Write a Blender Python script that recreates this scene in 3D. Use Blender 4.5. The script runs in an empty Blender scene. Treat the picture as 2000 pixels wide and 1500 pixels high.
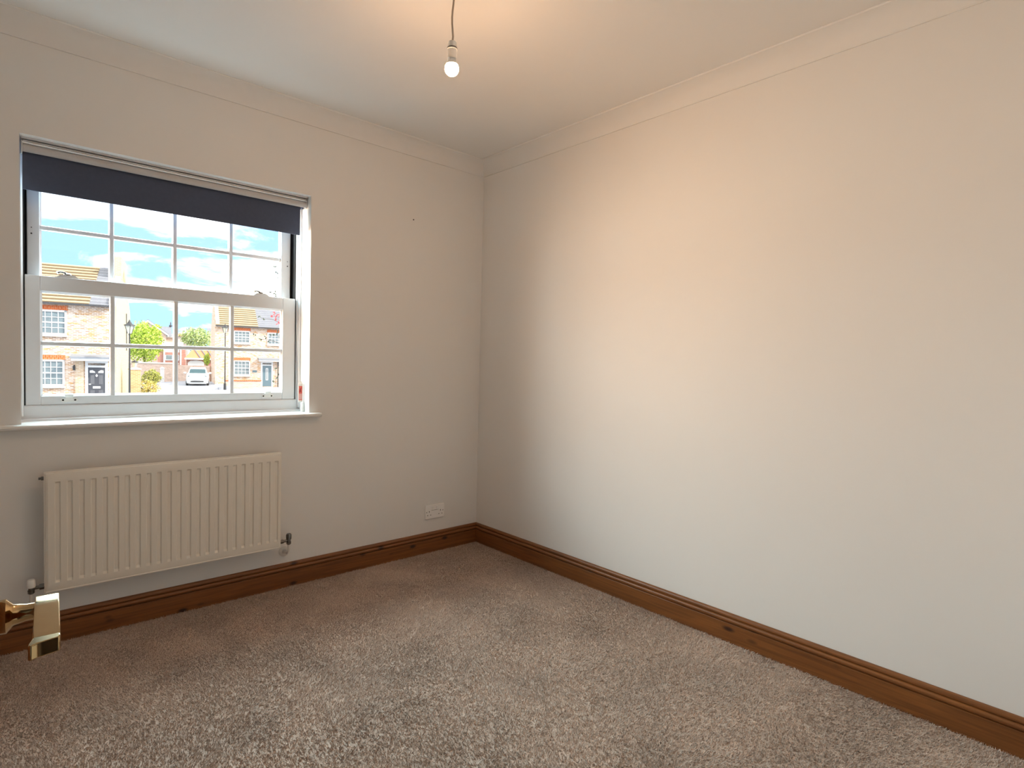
import bpy, bmesh, math, random
import numpy as np
from mathutils import Vector, Matrix

random.seed(7)
rng = np.random.default_rng(7)
PI = math.pi
scene = bpy.context.scene
COL = scene.collection

# ------------------------------------------------------------------ camera
CAM = Vector((-2.390, -2.978, 1.197))
ROT = ((0.743478, 0.006775, -0.668726),
       (-0.668309, 0.044226, -0.742568),
       (0.024544, 0.998999, 0.037409))
FPX = 1125.47
cam_data = bpy.data.cameras.new('camera')
cam = bpy.data.objects.new('camera', cam_data)
COL.objects.link(cam)
m4 = Matrix(ROT).to_4x4()
m4.translation = CAM
cam.matrix_world = m4
cam_data.sensor_fit = 'HORIZONTAL'
cam_data.sensor_width = 36.0
cam_data.lens = FPX * 36.0 / 2000.0
cam_data.clip_start = 0.02
cam_data.clip_end = 600
scene.camera = cam

# ------------------------------------------------------------------ colour management
scene.view_settings.view_transform = 'Standard'
scene.view_settings.look = 'None'
scene.view_settings.gamma = 1.0
scene.view_settings.use_curve_mapping = False
scene.view_settings.exposure = 0.0
scene.cycles.use_denoising = True
scene.cycles.max_bounces = 16
scene.cycles.diffuse_bounces = 8
scene.cycles.transparent_max_bounces = 24
scene.cycles.caustics_reflective = False
scene.cycles.caustics_refractive = False
scene.cycles.sample_clamp_indirect = 8.0

# ------------------------------------------------------------------ world: blue sky with bright broken cloud
SKY_BLUE_LOW = (0.62, 1.05, 1.55)
SKY_BLUE_HIGH = (0.36, 0.72, 1.45)
CLOUD = (3.1, 3.05, 2.95)
world = bpy.data.worlds.new('sky')
scene.world = world
world.use_nodes = True
nt = world.node_tree
nt.nodes.clear()
N = nt.nodes.new
L = nt.links.new
wo = N('ShaderNodeOutputWorld'); bg = N('ShaderNodeBackground')
tc = N('ShaderNodeTexCoord'); sep = N('ShaderNodeSeparateXYZ')
L(tc.outputs['Generated'], sep.inputs[0])
ab = N('ShaderNodeMath'); ab.operation = 'MAXIMUM'; ab.inputs[1].default_value = 0.0
L(sep.outputs['Z'], ab.inputs[0])
ad = N('ShaderNodeMath'); ad.operation = 'ADD'; ad.inputs[1].default_value = 0.16
L(ab.outputs[0], ad.inputs[0])
dx = N('ShaderNodeMath'); dx.operation = 'DIVIDE'
dy = N('ShaderNodeMath'); dy.operation = 'DIVIDE'
L(sep.outputs['X'], dx.inputs[0]); L(ad.outputs[0], dx.inputs[1])
L(sep.outputs['Y'], dy.inputs[0]); L(ad.outputs[0], dy.inputs[1])
cmb = N('ShaderNodeCombineXYZ')
L(dx.outputs[0], cmb.inputs[0]); L(dy.outputs[0], cmb.inputs[1])
mp = N('ShaderNodeMapping'); mp.inputs['Location'].default_value = (3.4, 1.2, 0.0)
mp.inputs['Scale'].default_value = (1.0, 0.8, 1.0)
L(cmb.outputs[0], mp.inputs[0])
no = N('ShaderNodeTexNoise'); no.inputs['Scale'].default_value = 1.25
no.inputs['Detail'].default_value = 7.0; no.inputs['Roughness'].default_value = 0.58
no.inputs['Distortion'].default_value = 0.5
L(mp.outputs[0], no.inputs['Vector'])
cr = N('ShaderNodeValToRGB')
cr.color_ramp.elements[0].position = 0.44; cr.color_ramp.elements[0].color = (0, 0, 0, 1)
cr.color_ramp.elements[1].position = 0.60; cr.color_ramp.elements[1].color = (1, 1, 1, 1)
zc = N('ShaderNodeMath'); zc.operation = 'MINIMUM'; zc.inputs[1].default_value = 0.30
L(ab.outputs[0], zc.inputs[0])
zm = N('ShaderNodeMath'); zm.operation = 'MULTIPLY_ADD'; zm.inputs[1].default_value = 0.85; zm.inputs[2].default_value = -0.135
L(zc.outputs[0], zm.inputs[0])
za = N('ShaderNodeMath'); za.operation = 'ADD'
L(no.outputs['Fac'], za.inputs[0]); L(zm.outputs[0], za.inputs[1])
L(za.outputs[0], cr.inputs[0])
gr = N('ShaderNodeMix'); gr.data_type = 'RGBA'
gr.inputs['A'].default_value = SKY_BLUE_LOW + (1,)
gr.inputs['B'].default_value = SKY_BLUE_HIGH + (1,)
L(ab.outputs[0], gr.inputs['Factor'])
cl = N('ShaderNodeMix'); cl.data_type = 'RGBA'
cl.inputs['B'].default_value = CLOUD + (1,)
L(cr.outputs[0], cl.inputs['Factor']); L(gr.outputs['Result'], cl.inputs['A'])
L(cl.outputs['Result'], bg.inputs['Color'])
bg.inputs['Strength'].default_value = 1.0
L(bg.outputs[0], wo.inputs[0])

# ------------------------------------------------------------------ sun (behind our house, lights the houses opposite)
sun_d = bpy.data.lights.new('sun', 'SUN')
sun_d.energy = 5.0
sun_d.angle = math.radians(0.6)
sun_d.color = (1.0, 0.93, 0.80)
sun = bpy.data.objects.new('sun', sun_d)
COL.objects.link(sun)
_to = Vector((0.71 * math.cos(math.radians(38)), -0.70 * math.cos(math.radians(38)), math.sin(math.radians(38))))
sun.rotation_euler = _to.to_track_quat('Z', 'Y').to_euler()

# added fill lamps outside the window: cool as the sky, warm as sunlit brick
def window_fill(name, loc, aim, size, energy, color, spread):
    d_ = bpy.data.lights.new(name, 'AREA')
    d_.shape = 'RECTANGLE'; d_.size, d_.size_y = size
    d_.energy = energy; d_.color = color; d_.spread = math.radians(spread)
    o_ = bpy.data.objects.new(name, d_); COL.objects.link(o_)
    o_.location = loc
    o_.rotation_euler = (Vector(loc) - Vector(aim)).to_track_quat('Z', 'Y').to_euler()
window_fill('sky_fill', (-1.95, 0.75, 1.85), (-0.40, -2.3, 0.30), (1.40, 1.10), 128.0, (0.68, 0.94, 1.0), 150)
window_fill('street_fill', (-1.95, 0.60, 1.40), (0.0, -1.35, 1.62), (1.00, 0.80), 15.5, (1.0, 0.45, 0.08), 85)

BULB_STRENGTH = 480.0
BULB_COLOR = (1.0, 0.57, 0.29)

# ================================================================== helpers
class MB:
    """collects vertices and faces for ONE mesh object"""
    def __init__(self):
        self.v = []; self.f = []
    def add(self, vs, fs):
        o = len(self.v)
        self.v += [tuple(p) for p in vs]
        self.f += [tuple(i + o for i in f) for f in fs]
        return self
    def box(self, x0, x1, y0, y1, z0, z1):
        v = [(x0, y0, z0), (x1, y0, z0), (x1, y1, z0), (x0, y1, z0), (x0, y0, z1), (x1, y0, z1), (x1, y1, z1), (x0, y1, z1)]
        f = [(0, 3, 2, 1), (4, 5, 6, 7), (0, 1, 5, 4), (1, 2, 6, 5), (2, 3, 7, 6), (3, 0, 4, 7)]
        return self.add(v, f)
    def loft(self, rings, cap=True):
        n = len(rings[0]); vs = [p for r in rings for p in r]; fs = []
        for k in range(len(rings) - 1):
            for i in range(n):
                j = (i + 1) % n
                fs.append((k * n + i, k * n + j, (k + 1) * n + j, (k + 1) * n + i))
        if cap:
            fs.append(tuple(reversed(range(n))))
            fs.append(tuple((len(rings) - 1) * n + i for i in range(n)))
        return self.add(vs, fs)
    def tube(self, pts, r, n=10, rs=None):
        pts = [Vector(p) for p in pts]; rings = []
        t0 = (pts[1] - pts[0]).normalized()
        up = Vector((0, 0, 1)) if abs(t0.z) < 0.9 else Vector((1, 0, 0))
        a = t0.cross(up).normalized()
        for i, p in enumerate(pts):
            t = (pts[min(i + 1, len(pts) - 1)] - pts[max(i - 1, 0)]).normalized()
            a = (a - t * a.dot(t)).normalized(); b = t.cross(a)
            rr = rs[i] if rs else r
            rings.append([p + (a * math.cos(2 * PI * k / n) + b * math.sin(2 * PI * k / n)) * rr for k in range(n)])
        return self.loft(rings)
    def lathe(self, c, axis, prof, n=20):
        """prof: list of (distance along axis, radius)"""
        c = Vector(c); ax = Vector(axis).normalized()
        up = Vector((0, 0, 1)) if abs(ax.z) < 0.9 else Vector((1, 0, 0))
        a = ax.cross(up).normalized(); b = ax.cross(a)
        rings = [[c + ax * h + (a * math.cos(2 * PI * k / n) + b * math.sin(2 * PI * k / n)) * max(r, 1e-5) for k in range(n)] for h, r in prof]
        return self.loft(rings)
    def prism(self, poly, lo, hi, axis='y'):
        def P(p, d):
            if axis == 'y': return (p[0], d, p[1])
            if axis == 'x': return (d, p[0], p[1])
            return (p[0], p[1], d)
        return self.loft([[P(p, lo) for p in poly], [P(p, hi) for p in poly]])
    def ball(self, c, r, seg=10, rings=6, sx=1, sy=1, sz=1):
        prof = []
        out = []
        for i in range(rings + 1):
            th = PI * i / rings
            out.append([(c[0] + sx * r * max(math.sin(th), 1e-4) * math.cos(2 * PI * k / seg), c[1] + sy * r * max(math.sin(th), 1e-4) * math.sin(2 * PI * k / seg), c[2] - sz * r * math.cos(th)) for k in range(seg)])
        return self.loft(out)

def link(name, mb, mat, parent=None, off=None, smooth=False, bevel=0.0, seg=2, angle=35):
    me = bpy.data.meshes.new(name)
    vs = mb.v
    if off is not None:
        vs = [(p[0] - off[0], p[1] - off[1], p[2] - off[2]) for p in vs]
    me.from_pydata(vs, [], mb.f)
    me.update()
    bm = bmesh.new(); bm.from_mesh(me)
    bmesh.ops.recalc_face_normals(bm, faces=bm.faces)
    bm.to_mesh(me); bm.free()
    if smooth:
        me.polygons.foreach_set('use_smooth', [True] * len(me.polygons))
        try: me.set_sharp_from_angle(angle=math.radians(angle))
        except Exception: pass
    me.materials.append(mat)
    o = bpy.data.objects.new(name, me)
    COL.objects.link(o)
    if parent is not None: o.parent = parent
    if bevel > 0:
        b = o.modifiers.new('bevel', 'BEVEL'); b.width = bevel; b.segments = seg; b.limit_method = 'ANGLE'; b.angle_limit = math.radians(40)
        b.harden_normals = False
    return o

def tag(o, label=None, cat=None, group=None, kind=None):
    if label: o['label'] = label
    if cat: o['category'] = cat
    if group: o['group'] = group
    if kind: o['kind'] = kind
    return o

def empty(name, loc, rz=0.0):
    e = bpy.data.objects.new(name, None)
    e.empty_display_size = 0.05
    e.location = loc; e.rotation_euler = (0, 0, rz)
    COL.objects.link(e)
    return e

class Thing:
    """an Empty at the base; parts are given in world coordinates (unrotated) or local ones"""
    def __init__(self, name, loc, label, cat=None, group=None, kind=None, rz=0.0, local=False):
        self.o = empty(name, loc, rz); self.loc = None if local else loc
        tag(self.o, label, cat, group, kind)
    def part(self, name, mb, mat, parent=None, label=None, **kw):
        o = link(name, mb, mat, parent or self.o, off=self.loc, **kw)
        if label: o['label'] = label
        return o

def repeat(src, parent, deltas):
    """copies of a part that share its mesh, moved by each delta"""
    for d in deltas:
        c = src.copy(); COL.objects.link(c); c.parent = parent
        c.location = (src.location[0] + d[0], src.location[1] + d[1], src.location[2] + d[2])

# ------------------------------------------------------------------ materials
MATS = {}
def new_mat(name):
    m = bpy.data.materials.new(name); m.use_nodes = True
    n = m.node_tree
    b = n.nodes['Principled BSDF']
    MATS[name] = m
    return m, n, b

def plain(name, col, rough=0.5, metal=0.0, spec=0.5, var=0.06, scale=30.0, bump=0.0, bscale=200.0):
    m, n, b = new_mat(name)
    tcn = n.nodes.new('ShaderNodeTexCoord')
    nz = n.nodes.new('ShaderNodeTexNoise'); nz.inputs['Scale'].default_value = scale; nz.inputs['Detail'].default_value = 3
    n.links.new(tcn.outputs['Object'], nz.inputs['Vector'])
    mx = n.nodes.new('ShaderNodeMix'); mx.data_type = 'RGBA'
    mx.inputs['A'].default_value = tuple(c * (1 - var) for c in col) + (1,)
    mx.inputs['B'].default_value = tuple(min(1, c * (1 + var)) for c in col) + (1,)
    n.links.new(nz.outputs['Fac'], mx.inputs['Factor'])
    n.links.new(mx.outputs['Result'], b.inputs['Base Color'])
    b.inputs['Roughness'].default_value = rough; b.inputs['Metallic'].default_value = metal
    b.inputs['Specular IOR Level'].default_value = spec
    if bump > 0:
        n2 = n.nodes.new('ShaderNodeTexNoise'); n2.inputs['Scale'].default_value = bscale; n2.inputs['Detail'].default_value = 4
        n.links.new(tcn.outputs['Object'], n2.inputs['Vector'])
        bp = n.nodes.new('ShaderNodeBump'); bp.inputs['Strength'].default_value = bump; bp.inputs['Distance'].default_value = 0.002
        n.links.new(n2.outputs['Fac'], bp.inputs['Height']); n.links.new(bp.outputs[0], b.inputs['Normal'])
    return m

def glass(name, tint=(1, 1, 1), gloss=0.9):
    m = bpy.data.materials.new(name); m.use_nodes = True
    n = m.node_tree; n.nodes.clear()
    o = n.nodes.new('ShaderNodeOutputMaterial'); t = n.nodes.new('ShaderNodeBsdfTransparent'); g = n.nodes.new('ShaderNodeBsdfGlossy')
    t.inputs[0].default_value = tint + (1,); g.inputs['Roughness'].default_value = 0.01
    g.inputs['Color'].default_value = (gloss, gloss, gloss, 1)
    lw = n.nodes.new('ShaderNodeLayerWeight'); lw.inputs['Blend'].default_value = 0.5
    pw = n.nodes.new('ShaderNodeMath'); pw.operation = 'POWER'; pw.inputs[1].default_value = 5.0
    ma = n.nodes.new('ShaderNodeMath'); ma.operation = 'MULTIPLY_ADD'; ma.inputs[1].default_value = 0.5; ma.inputs[2].default_value = 0.025
    mx = n.nodes.new('ShaderNodeMixShader')
    n.links.new(lw.outputs['Facing'], pw.inputs[0]); n.links.new(pw.outputs[0], ma.inputs[0])
    n.links.new(ma.outputs[0], mx.inputs[0]); n.links.new(t.outputs[0], mx.inputs[1]); n.links.new(g.outputs[0], mx.inputs[2])
    n.links.new(mx.outputs[0], o.inputs[0])
    return m

def wood(name, along):
    """stained pine with grain along one axis ('x' or 'y') and dark knots"""
    m, n, b = new_mat(name)
    tcn = n.nodes.new('ShaderNodeTexCoord')
    sc = {'x': (1.2, 30, 30), 'y': (30, 1.2, 30)}[along]
    mp_ = n.nodes.new('ShaderNodeMapping'); mp_.inputs['Scale'].default_value = sc
    n.links.new(tcn.outputs['Object'], mp_.inputs[0])
    nz = n.nodes.new('ShaderNodeTexNoise'); nz.inputs['Scale'].default_value = 2.2; nz.inputs['Detail'].default_value = 5; nz.inputs['Distortion'].default_value = 1.2
    n.links.new(mp_.outputs[0], nz.inputs['Vector'])
    r = n.nodes.new('ShaderNodeValToRGB')
    r.color_ramp.elements[0].position = 0.28; r.color_ramp.elements[0].color = (0.140, 0.048, 0.013, 1)
    r.color_ramp.elements[1].position = 0.72; r.color_ramp.elements[1].color = (0.265, 0.098, 0.025, 1)
    n.links.new(nz.outputs['Fac'], r.inputs[0])
    mp2 = n.nodes.new('ShaderNodeMapping'); mp2.inputs['Scale'].default_value = {'x': (4.5, 5.0, 9.0), 'y': (5.0, 3.4, 9.0)}[along]
    n.links.new(tcn.outputs['Object'], mp2.inputs[0])
    vo = n.nodes.new('ShaderNodeTexVoronoi'); vo.inputs['Scale'].default_value = 1.3
    n.links.new(mp2.outputs[0], vo.inputs['Vector'])
    kr = n.nodes.new('ShaderNodeValToRGB')
    kr.color_ramp.elements[0].position = 0.07; kr.color_ramp.elements[0].color = (1, 1, 1, 1)
    kr.color_ramp.elements[1].position = 0.16; kr.color_ramp.elements[1].color = (0, 0, 0, 1)
    n.links.new(vo.outputs['Distance'], kr.inputs[0])
    mx = n.nodes.new('ShaderNodeMix'); mx.data_type = 'RGBA'; mx.inputs['B'].default_value = (0.035, 0.012, 0.006, 1)
    n.links.new(kr.outputs[0], mx.inputs['Factor']); n.links.new(r.outputs[0], mx.inputs['A'])
    n.links.new(mx.outputs['Result'], b.inputs['Base Color'])
    b.inputs['Roughness'].default_value = 0.42
    bp = n.nodes.new('ShaderNodeBump'); bp.inputs['Strength'].default_value = 0.12; bp.inputs['Distance'].default_value = 0.001
    n.links.new(nz.outputs['Fac'], bp.inputs['Height']); n.links.new(bp.outputs[0], b.inputs['Normal'])
    return m

def brick_mat(name, c1, c2, mortar, bw=0.225, bh=0.075, vertical=False, msize=0.012, blotch=0.35, third=None):
    m, n, b = new_mat(name)
    tcn = n.nodes.new('ShaderNodeTexCoord'); sp = n.nodes.new('ShaderNodeSeparateXYZ')
    n.links.new(tcn.outputs['Object'], sp.inputs[0])
    sm = n.nodes.new('ShaderNodeMath'); sm.operation = 'ADD'
    n.links.new(sp.outputs['X'], sm.inputs[0]); n.links.new(sp.outputs['Y'], sm.inputs[1])
    cb = n.nodes.new('ShaderNodeCombineXYZ')
    if vertical:
        n.links.new(sp.outputs['Z'], cb.inputs[0]); n.links.new(sm.outputs[0], cb.inputs[1])
    else:
        n.links.new(sm.outputs[0], cb.inputs[0]); n.links.new(sp.outputs['Z'], cb.inputs[1])
    br = n.nodes.new('ShaderNodeTexBrick'); br.inputs['Scale'].default_value = 1.0
    br.inputs['Brick Width'].default_value = bw; br.inputs['Row Height'].default_value = bh
    br.inputs['Mortar Size'].default_value = msize; br.inputs['Mortar Smooth'].default_value = 0.2
    br.inputs['Color1'].default_value = c1 + (1,); br.inputs['Color2'].default_value = c2 + (1,); br.inputs['Mortar'].default_value = mortar + (1,)
    br.inputs['Bias'].default_value = 0.0
    n.links.new(cb.outputs[0], br.inputs['Vector'])
    mpn = n.nodes.new('ShaderNodeMapping'); mpn.inputs['Scale'].default_value = (4.4, 4.4, 13.0)
    n.links.new(tcn.outputs['Object'], mpn.inputs[0])
    nz = n.nodes.new('ShaderNodeTexNoise'); nz.inputs['Scale'].default_value = 0.55; nz.inputs['Detail'].default_value = 4; nz.inputs['Roughness'].default_value = 0.65
    n.links.new(mpn.outputs[0], nz.inputs['Vector'])
    rp = n.nodes.new('ShaderNodeValToRGB')
    rp.color_ramp.elements[0].position = 0.50; rp.color_ramp.elements[0].color = (0, 0, 0, 1)
    rp.color_ramp.elements[1].position = 0.62; rp.color_ramp.elements[1].color = (blotch, blotch, blotch, 1)
    n.links.new(nz.outputs['Fac'], rp.inputs[0])
    mx = n.nodes.new('ShaderNodeMix'); mx.data_type = 'RGBA'
    mx.inputs['B'].default_value = (third or tuple(c * 0.55 for c in c1)) + (1,)
    n.links.new(rp.outputs[0], mx.inputs['Factor']); n.links.new(br.outputs['Color'], mx.inputs['A'])
    n.links.new(mx.outputs['Result'], b.inputs['Base Color'])
    b.inputs['Roughness'].default_value = 0.9; b.inputs['Specular IOR Level'].default_value = 0.2
    return m

def carpet_mat(name):
    m, n, b = new_mat(name)
    tcn = n.nodes.new('ShaderNodeTexCoord')
    fine = n.nodes.new('ShaderNodeTexNoise'); fine.inputs['Scale'].default_value = 250; fine.inputs['Detail'].default_value = 2
    n.links.new(tcn.outputs['Object'], fine.inputs['Vector'])
    r = n.nodes.new('ShaderNodeValToRGB')
    r.color_ramp.elements[0].position = 0.30; r.color_ramp.elements[0].color = (0.42, 0.335, 0.283, 1)
    r.color_ramp.elements[1].position = 0.70; r.color_ramp.elements[1].color = (0.73, 0.61, 0.53, 1)
    n.links.new(fine.outputs['Fac'], r.inputs[0])
    big = n.nodes.new('ShaderNodeTexNoise'); big.inputs['Scale'].default_value = 3.2; big.inputs['Detail'].default_value = 5; big.inputs['Roughness'].default_value = 0.62; big.inputs['Distortion'].default_value = 0.4
    n.links.new(tcn.outputs['Object'], big.inputs['Vector'])
    r2 = n.nodes.new('ShaderNodeValToRGB')
    r2.color_ramp.elements[0].position = 0.35; r2.color_ramp.elements[0].color = (0.88, 0.88, 0.88, 1)
    r2.color_ramp.elements[1].position = 0.66; r2.color_ramp.elements[1].color = (1.08, 1.07, 1.06, 1)
    n.links.new(big.outputs['Fac'], r2.inputs[0])
    mx = n.nodes.new('ShaderNodeMix'); mx.data_type = 'RGBA'; mx.blend_type = 'MULTIPLY'; mx.inputs['Factor'].default_value = 1
    n.links.new(r.outputs[0], mx.inputs['A']); n.links.new(r2.outputs[0], mx.inputs['B'])
    n.links.new(mx.outputs['Result'], b.inputs['Base Color'])
    b.inputs['Roughness'].default_value = 1.0; b.inputs['Specular IOR Level'].default_value = 0.05
    return m

def emit(name, col, strength):
    m = bpy.data.materials.new(name); m.use_nodes = True
    n = m.node_tree; n.nodes.clear()
    o = n.nodes.new('ShaderNodeOutputMaterial'); e = n.nodes.new('ShaderNodeEmission')
    e.inputs[0].default_value = col + (1,); e.inputs[1].default_value = strength
    n.links.new(e.outputs[0], o.inputs[0])
    return m

M_WALL = plain('wall_paint', (0.79, 0.785, 0.775), 0.75, spec=0.25, var=0.012, scale=2.2, bump=0.05, bscale=260)
M_CEIL = plain('ceiling_paint', (0.80, 0.795, 0.785), 0.8, spec=0.2, var=0.012, scale=2.0, bump=0.04, bscale=220)
M_COVE = plain('coving_paint', (0.79, 0.785, 0.775), 0.7, spec=0.25, var=0.012)
M_GLOSSW = plain('white_gloss_paint', (0.80, 0.80, 0.79), 0.32, var=0.02)
M_UPVC = plain('white_window_paint', (0.68, 0.69, 0.71), 0.35, var=0.02)
M_BLACK = plain('matt_black', (0.012, 0.012, 0.014), 0.7)
M_GLASS = glass('window_glass')
M_FAB = plain('charcoal_blind_fabric', (0.075, 0.092, 0.145), 0.85, spec=0.2, var=0.12, scale=60, bump=0.25, bscale=900)
M_ALU = plain('white_coated_aluminium', (0.66, 0.655, 0.66), 0.35, var=0.02)
M_FASC = plain('pale_grey_fascia', (0.50, 0.49, 0.50), 0.4, var=0.02)
M_BWHITE = plain('bright_white_edging', (0.90, 0.91, 0.92), 0.3, var=0.01)
M_SOCK = plain('socket_plastic', (0.90, 0.90, 0.90), 0.3, var=0.01)
M_ALUB = plain('bright_aluminium', (0.80, 0.80, 0.80), 0.28, metal=0.6, var=0.02)
M_PLAST = plain('white_plastic', (0.80, 0.80, 0.78), 0.35, var=0.02)
M_CLEARP = plain('milky_plastic', (0.72, 0.68, 0.64), 0.3, var=0.02)
M_REDP = plain('red_print', (0.62, 0.10, 0.07), 0.5)
M_REDD = plain('dark_red_print', (0.30, 0.02, 0.02), 0.5)
M_RAD = plain('radiator_enamel', (0.80, 0.76, 0.69), 0.38, var=0.015)
M_CHR = plain('chrome', (0.55, 0.55, 0.56), 0.18, metal=1.0)
M_DKCHR = plain('tarnished_chrome', (0.20, 0.19, 0.18), 0.28, metal=1.0, var=0.25)
M_BRASS = plain('polished_brass', (0.58, 0.40, 0.20), 0.10, metal=1.0, var=0.10, scale=80)
M_DARK = plain('dark_hole', (0.015, 0.012, 0.010), 0.8)
M_WOODX = wood('stained_pine_x', 'x')
M_WOODY = wood('stained_pine_y', 'y')
M_CARPET = carpet_mat('carpet_fibre')
M_DOOR = M_WOODY
M_FLEX = plain('flex_sheath', (0.42, 0.36, 0.30), 0.5)
M_BULB = emit('bulb_glow', BULB_COLOR, BULB_STRENGTH)
M_BRCOL = plain('bulb_cap_metal', (0.75, 0.65, 0.45), 0.3, metal=0.9)

# ================================================================== room shell
CEIL = 2.48
XL = -3.46      # left wall
YF = -3.02      # wall behind the camera
WX0, WX1, WZ0, WZ1 = -2.31, -1.15, 0.905, 2.04
T = 0.30

mb = MB()
mb.box(XL - 0.1, WX0, 0, T, -0.1, CEIL + 0.1)
mb.box(WX1, 0.12, 0, T, -0.1, CEIL + 0.1)
mb.box(WX0, WX1, 0, T, -0.1, WZ0 - 0.0225)
mb.box(WX0, WX1, 0, T, WZ1, CEIL + 0.1)
wall_back = tag(link('wall_back', mb, M_WALL), 'cream painted wall holding the sash window and radiator', kind='structure')
wall_right = tag(link('wall_right', MB().box(0, 0.12, -4.4, 0, -0.1, CEIL + 0.1), M_WALL), 'bare cream painted wall without window or door', kind='structure')
wall_left = tag(link('wall_left', MB().box(XL - 0.1, XL, -4.4, 0, -0.1, CEIL + 0.1), M_WALL), 'cream painted wall behind the opened door', kind='structure')
DX0, DX1, DZ = -2.496, -1.73, 2.02
mb = MB()
mb.box(XL, DX0, YF - 0.1, YF, 0, CEIL); mb.box(DX1, 0, YF - 0.1, YF, 0, CEIL); mb.box(DX0, DX1, YF - 0.1, YF, DZ, CEIL)
wall_front = tag(link('wall_front', mb, M_WALL), 'cream painted wall with the open doorway', kind='structure')
tag(link('wall_hall', MB().box(XL, 0, -4.4, -4.3, 0, CEIL), M_WALL), 'cream painted wall across the hallway', kind='structure')
tag(link('ceiling', MB().box(XL - 0.1, 0.12, -4.4, 0.3, CEIL, CEIL + 0.1), M_CEIL), 'smooth cream painted ceiling', kind='structure')
floor = tag(link('floor', MB().box(XL - 0.1, 0.12, -4.4, 0.0, -0.12, 0.0), M_CARPET), 'grey brown carpeted floor', kind='structure')
# filler marks left by old fixings
hole = link('nail_hole', MB().lathe((-0.5275, 0.0, 2.03), (0, -1, 0), [(-0.001, 0.0045), (0.0008, 0.004), (0.0009, 0.0)], 10), M_DARK, wall_back)

# carpet pile: short blades whose lean wanders, as brushed pile does
def carpet_pile():
    dens = 62000
    x0, x1, y0, y1 = XL + 0.0, 0.0, YF, -0.0
    n = int(dens * (x1 - x0) * (y1 - y0))
    px = rng.uniform(x0, x1, n); py = rng.uniform(y0, y1, n)
    def field(sd, scale, k=7):
        r = np.random.default_rng(sd); out = np.zeros(n)
        for i in range(k):
            a = r.uniform(0, 2 * PI); fq = scale * r.uniform(0.6, 1.8); ph = r.uniform(0, 2 * PI)
            out += np.sin((px * math.cos(a) + py * math.sin(a)) * fq + ph + 0.8 * np.sin(py * fq * 0.7 + ph * 2))
        return out / math.sqrt(k / 2)
    lx = 0.28 * field(11, 4.5) + 0.20 * field(12, 12) + rng.normal(0, 0.55, n)
    ly = 0.28 * field(13, 4.5) + 0.20 * field(14, 12) + rng.normal(0, 0.55, n) - 0.25
    h = rng.uniform(0.0055, 0.0095, n)
    ang = rng.uniform(0, PI, n); w = rng.uniform(0.0012, 0.0022, n)
    V = np.zeros((n, 3, 3))
    cx, sx = np.cos(ang) * w, np.sin(ang) * w
    V[:, 0] = np.stack([px - cx, py - sx, np.zeros(n) - 0.0005], 1)
    V[:, 1] = np.stack([px + cx, py + sx, np.zeros(n) - 0.0005], 1)
    V[:, 2] = np.stack([px + lx * h * 0.9, py + ly * h * 0.9, h], 1)
    V[:, 2, 0] = np.clip(V[:, 2, 0], x0, x1 - 0.001); V[:, 2, 1] = np.clip(V[:, 2, 1], y0, -0.001)
    me = bpy.data.meshes.new('carpet_pile')
    me.vertices.add(3 * n); me.vertices.foreach_set('co', V.reshape(-1))
    me.loops.add(3 * n); me.loops.foreach_set('vertex_index', np.arange(3 * n, dtype=np.int32))
    me.polygons.add(n); me.polygons.foreach_set('loop_start', np.arange(0, 3 * n, 3, dtype=np.int32)); me.polygons.foreach_set('loop_total', np.full(n, 3, dtype=np.int32))
    me.update(calc_edges=True)
    me.materials.append(M_CARPET)
    o = bpy.data.objects.new('carpet_pile', me); COL.objects.link(o); o.parent = floor
    o['kind'] = 'stuff'
carpet_pile()

# ------------------------------------------------------------------ coving
def cove_profile():
    s = 0.08; pts = [(0, 2.398), (0.006, 2.398), (0.006, 2.404)]
    cx, cz, r = 0.088, 2.392, 0.083
    for i in range(9):
        a = math.radians(174 - i * (168 - 6) / 8 * 0.5 - 0)
        pts.append((cx + r * math.cos(a) * 1.0, cz + r * math.sin(a)))
    pts = pts[:3]
    for i in range(10):
        a = math.radians(172 - 74.0 * i / 9)
        pts.append((cx + r * math.cos(a), cz + r * math.sin(a)))
    pts += [(0.080, 2.4775), (0.080, CEIL), (0, CEIL)]
    return pts
CP = cove_profile()
def sweep(prof, kind, lo, hi, mlo=1, mhi=1):
    """extrude a (offset from wall, z) profile along a wall, mitred at its ends"""
    def P(p, end):
        o, z = p
        if kind == 'back':  return ((lo + mlo * o) if end == 0 else (hi - mhi * o), -o, z)
        if kind == 'right': return (-o, (lo + mlo * o) if end == 0 else (hi - mhi * o), z)
        if kind == 'left':  return (XL + o, (lo + mlo * o) if end == 0 else (hi - mhi * o), z)
        if kind == 'front': return ((lo + mlo * o) if end == 0 else (hi - mhi * o), YF + o, z)
    return MB().loft([[P(p, 0) for p in prof], [P(p, 1) for p in prof]])
tag(link('trim_1', sweep(CP, 'back', XL, 0), M_COVE, smooth=True, angle=30), 'plain concave plaster coving above the window', kind='structure')
tag(link('trim_2', sweep(CP, 'right', YF, 0), M_COVE, smooth=True, angle=30), 'plain concave plaster coving along the bare wall', kind='structure')
tag(link('trim_3', sweep(CP, 'left', YF, 0), M_COVE, smooth=True, angle=30), 'plain concave plaster coving above the opened door', kind='structure')
tag(link('trim_4', sweep(CP, 'front', XL, 0), M_COVE, smooth=True, angle=30), 'plain concave plaster coving above the doorway', kind='structure')

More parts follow.
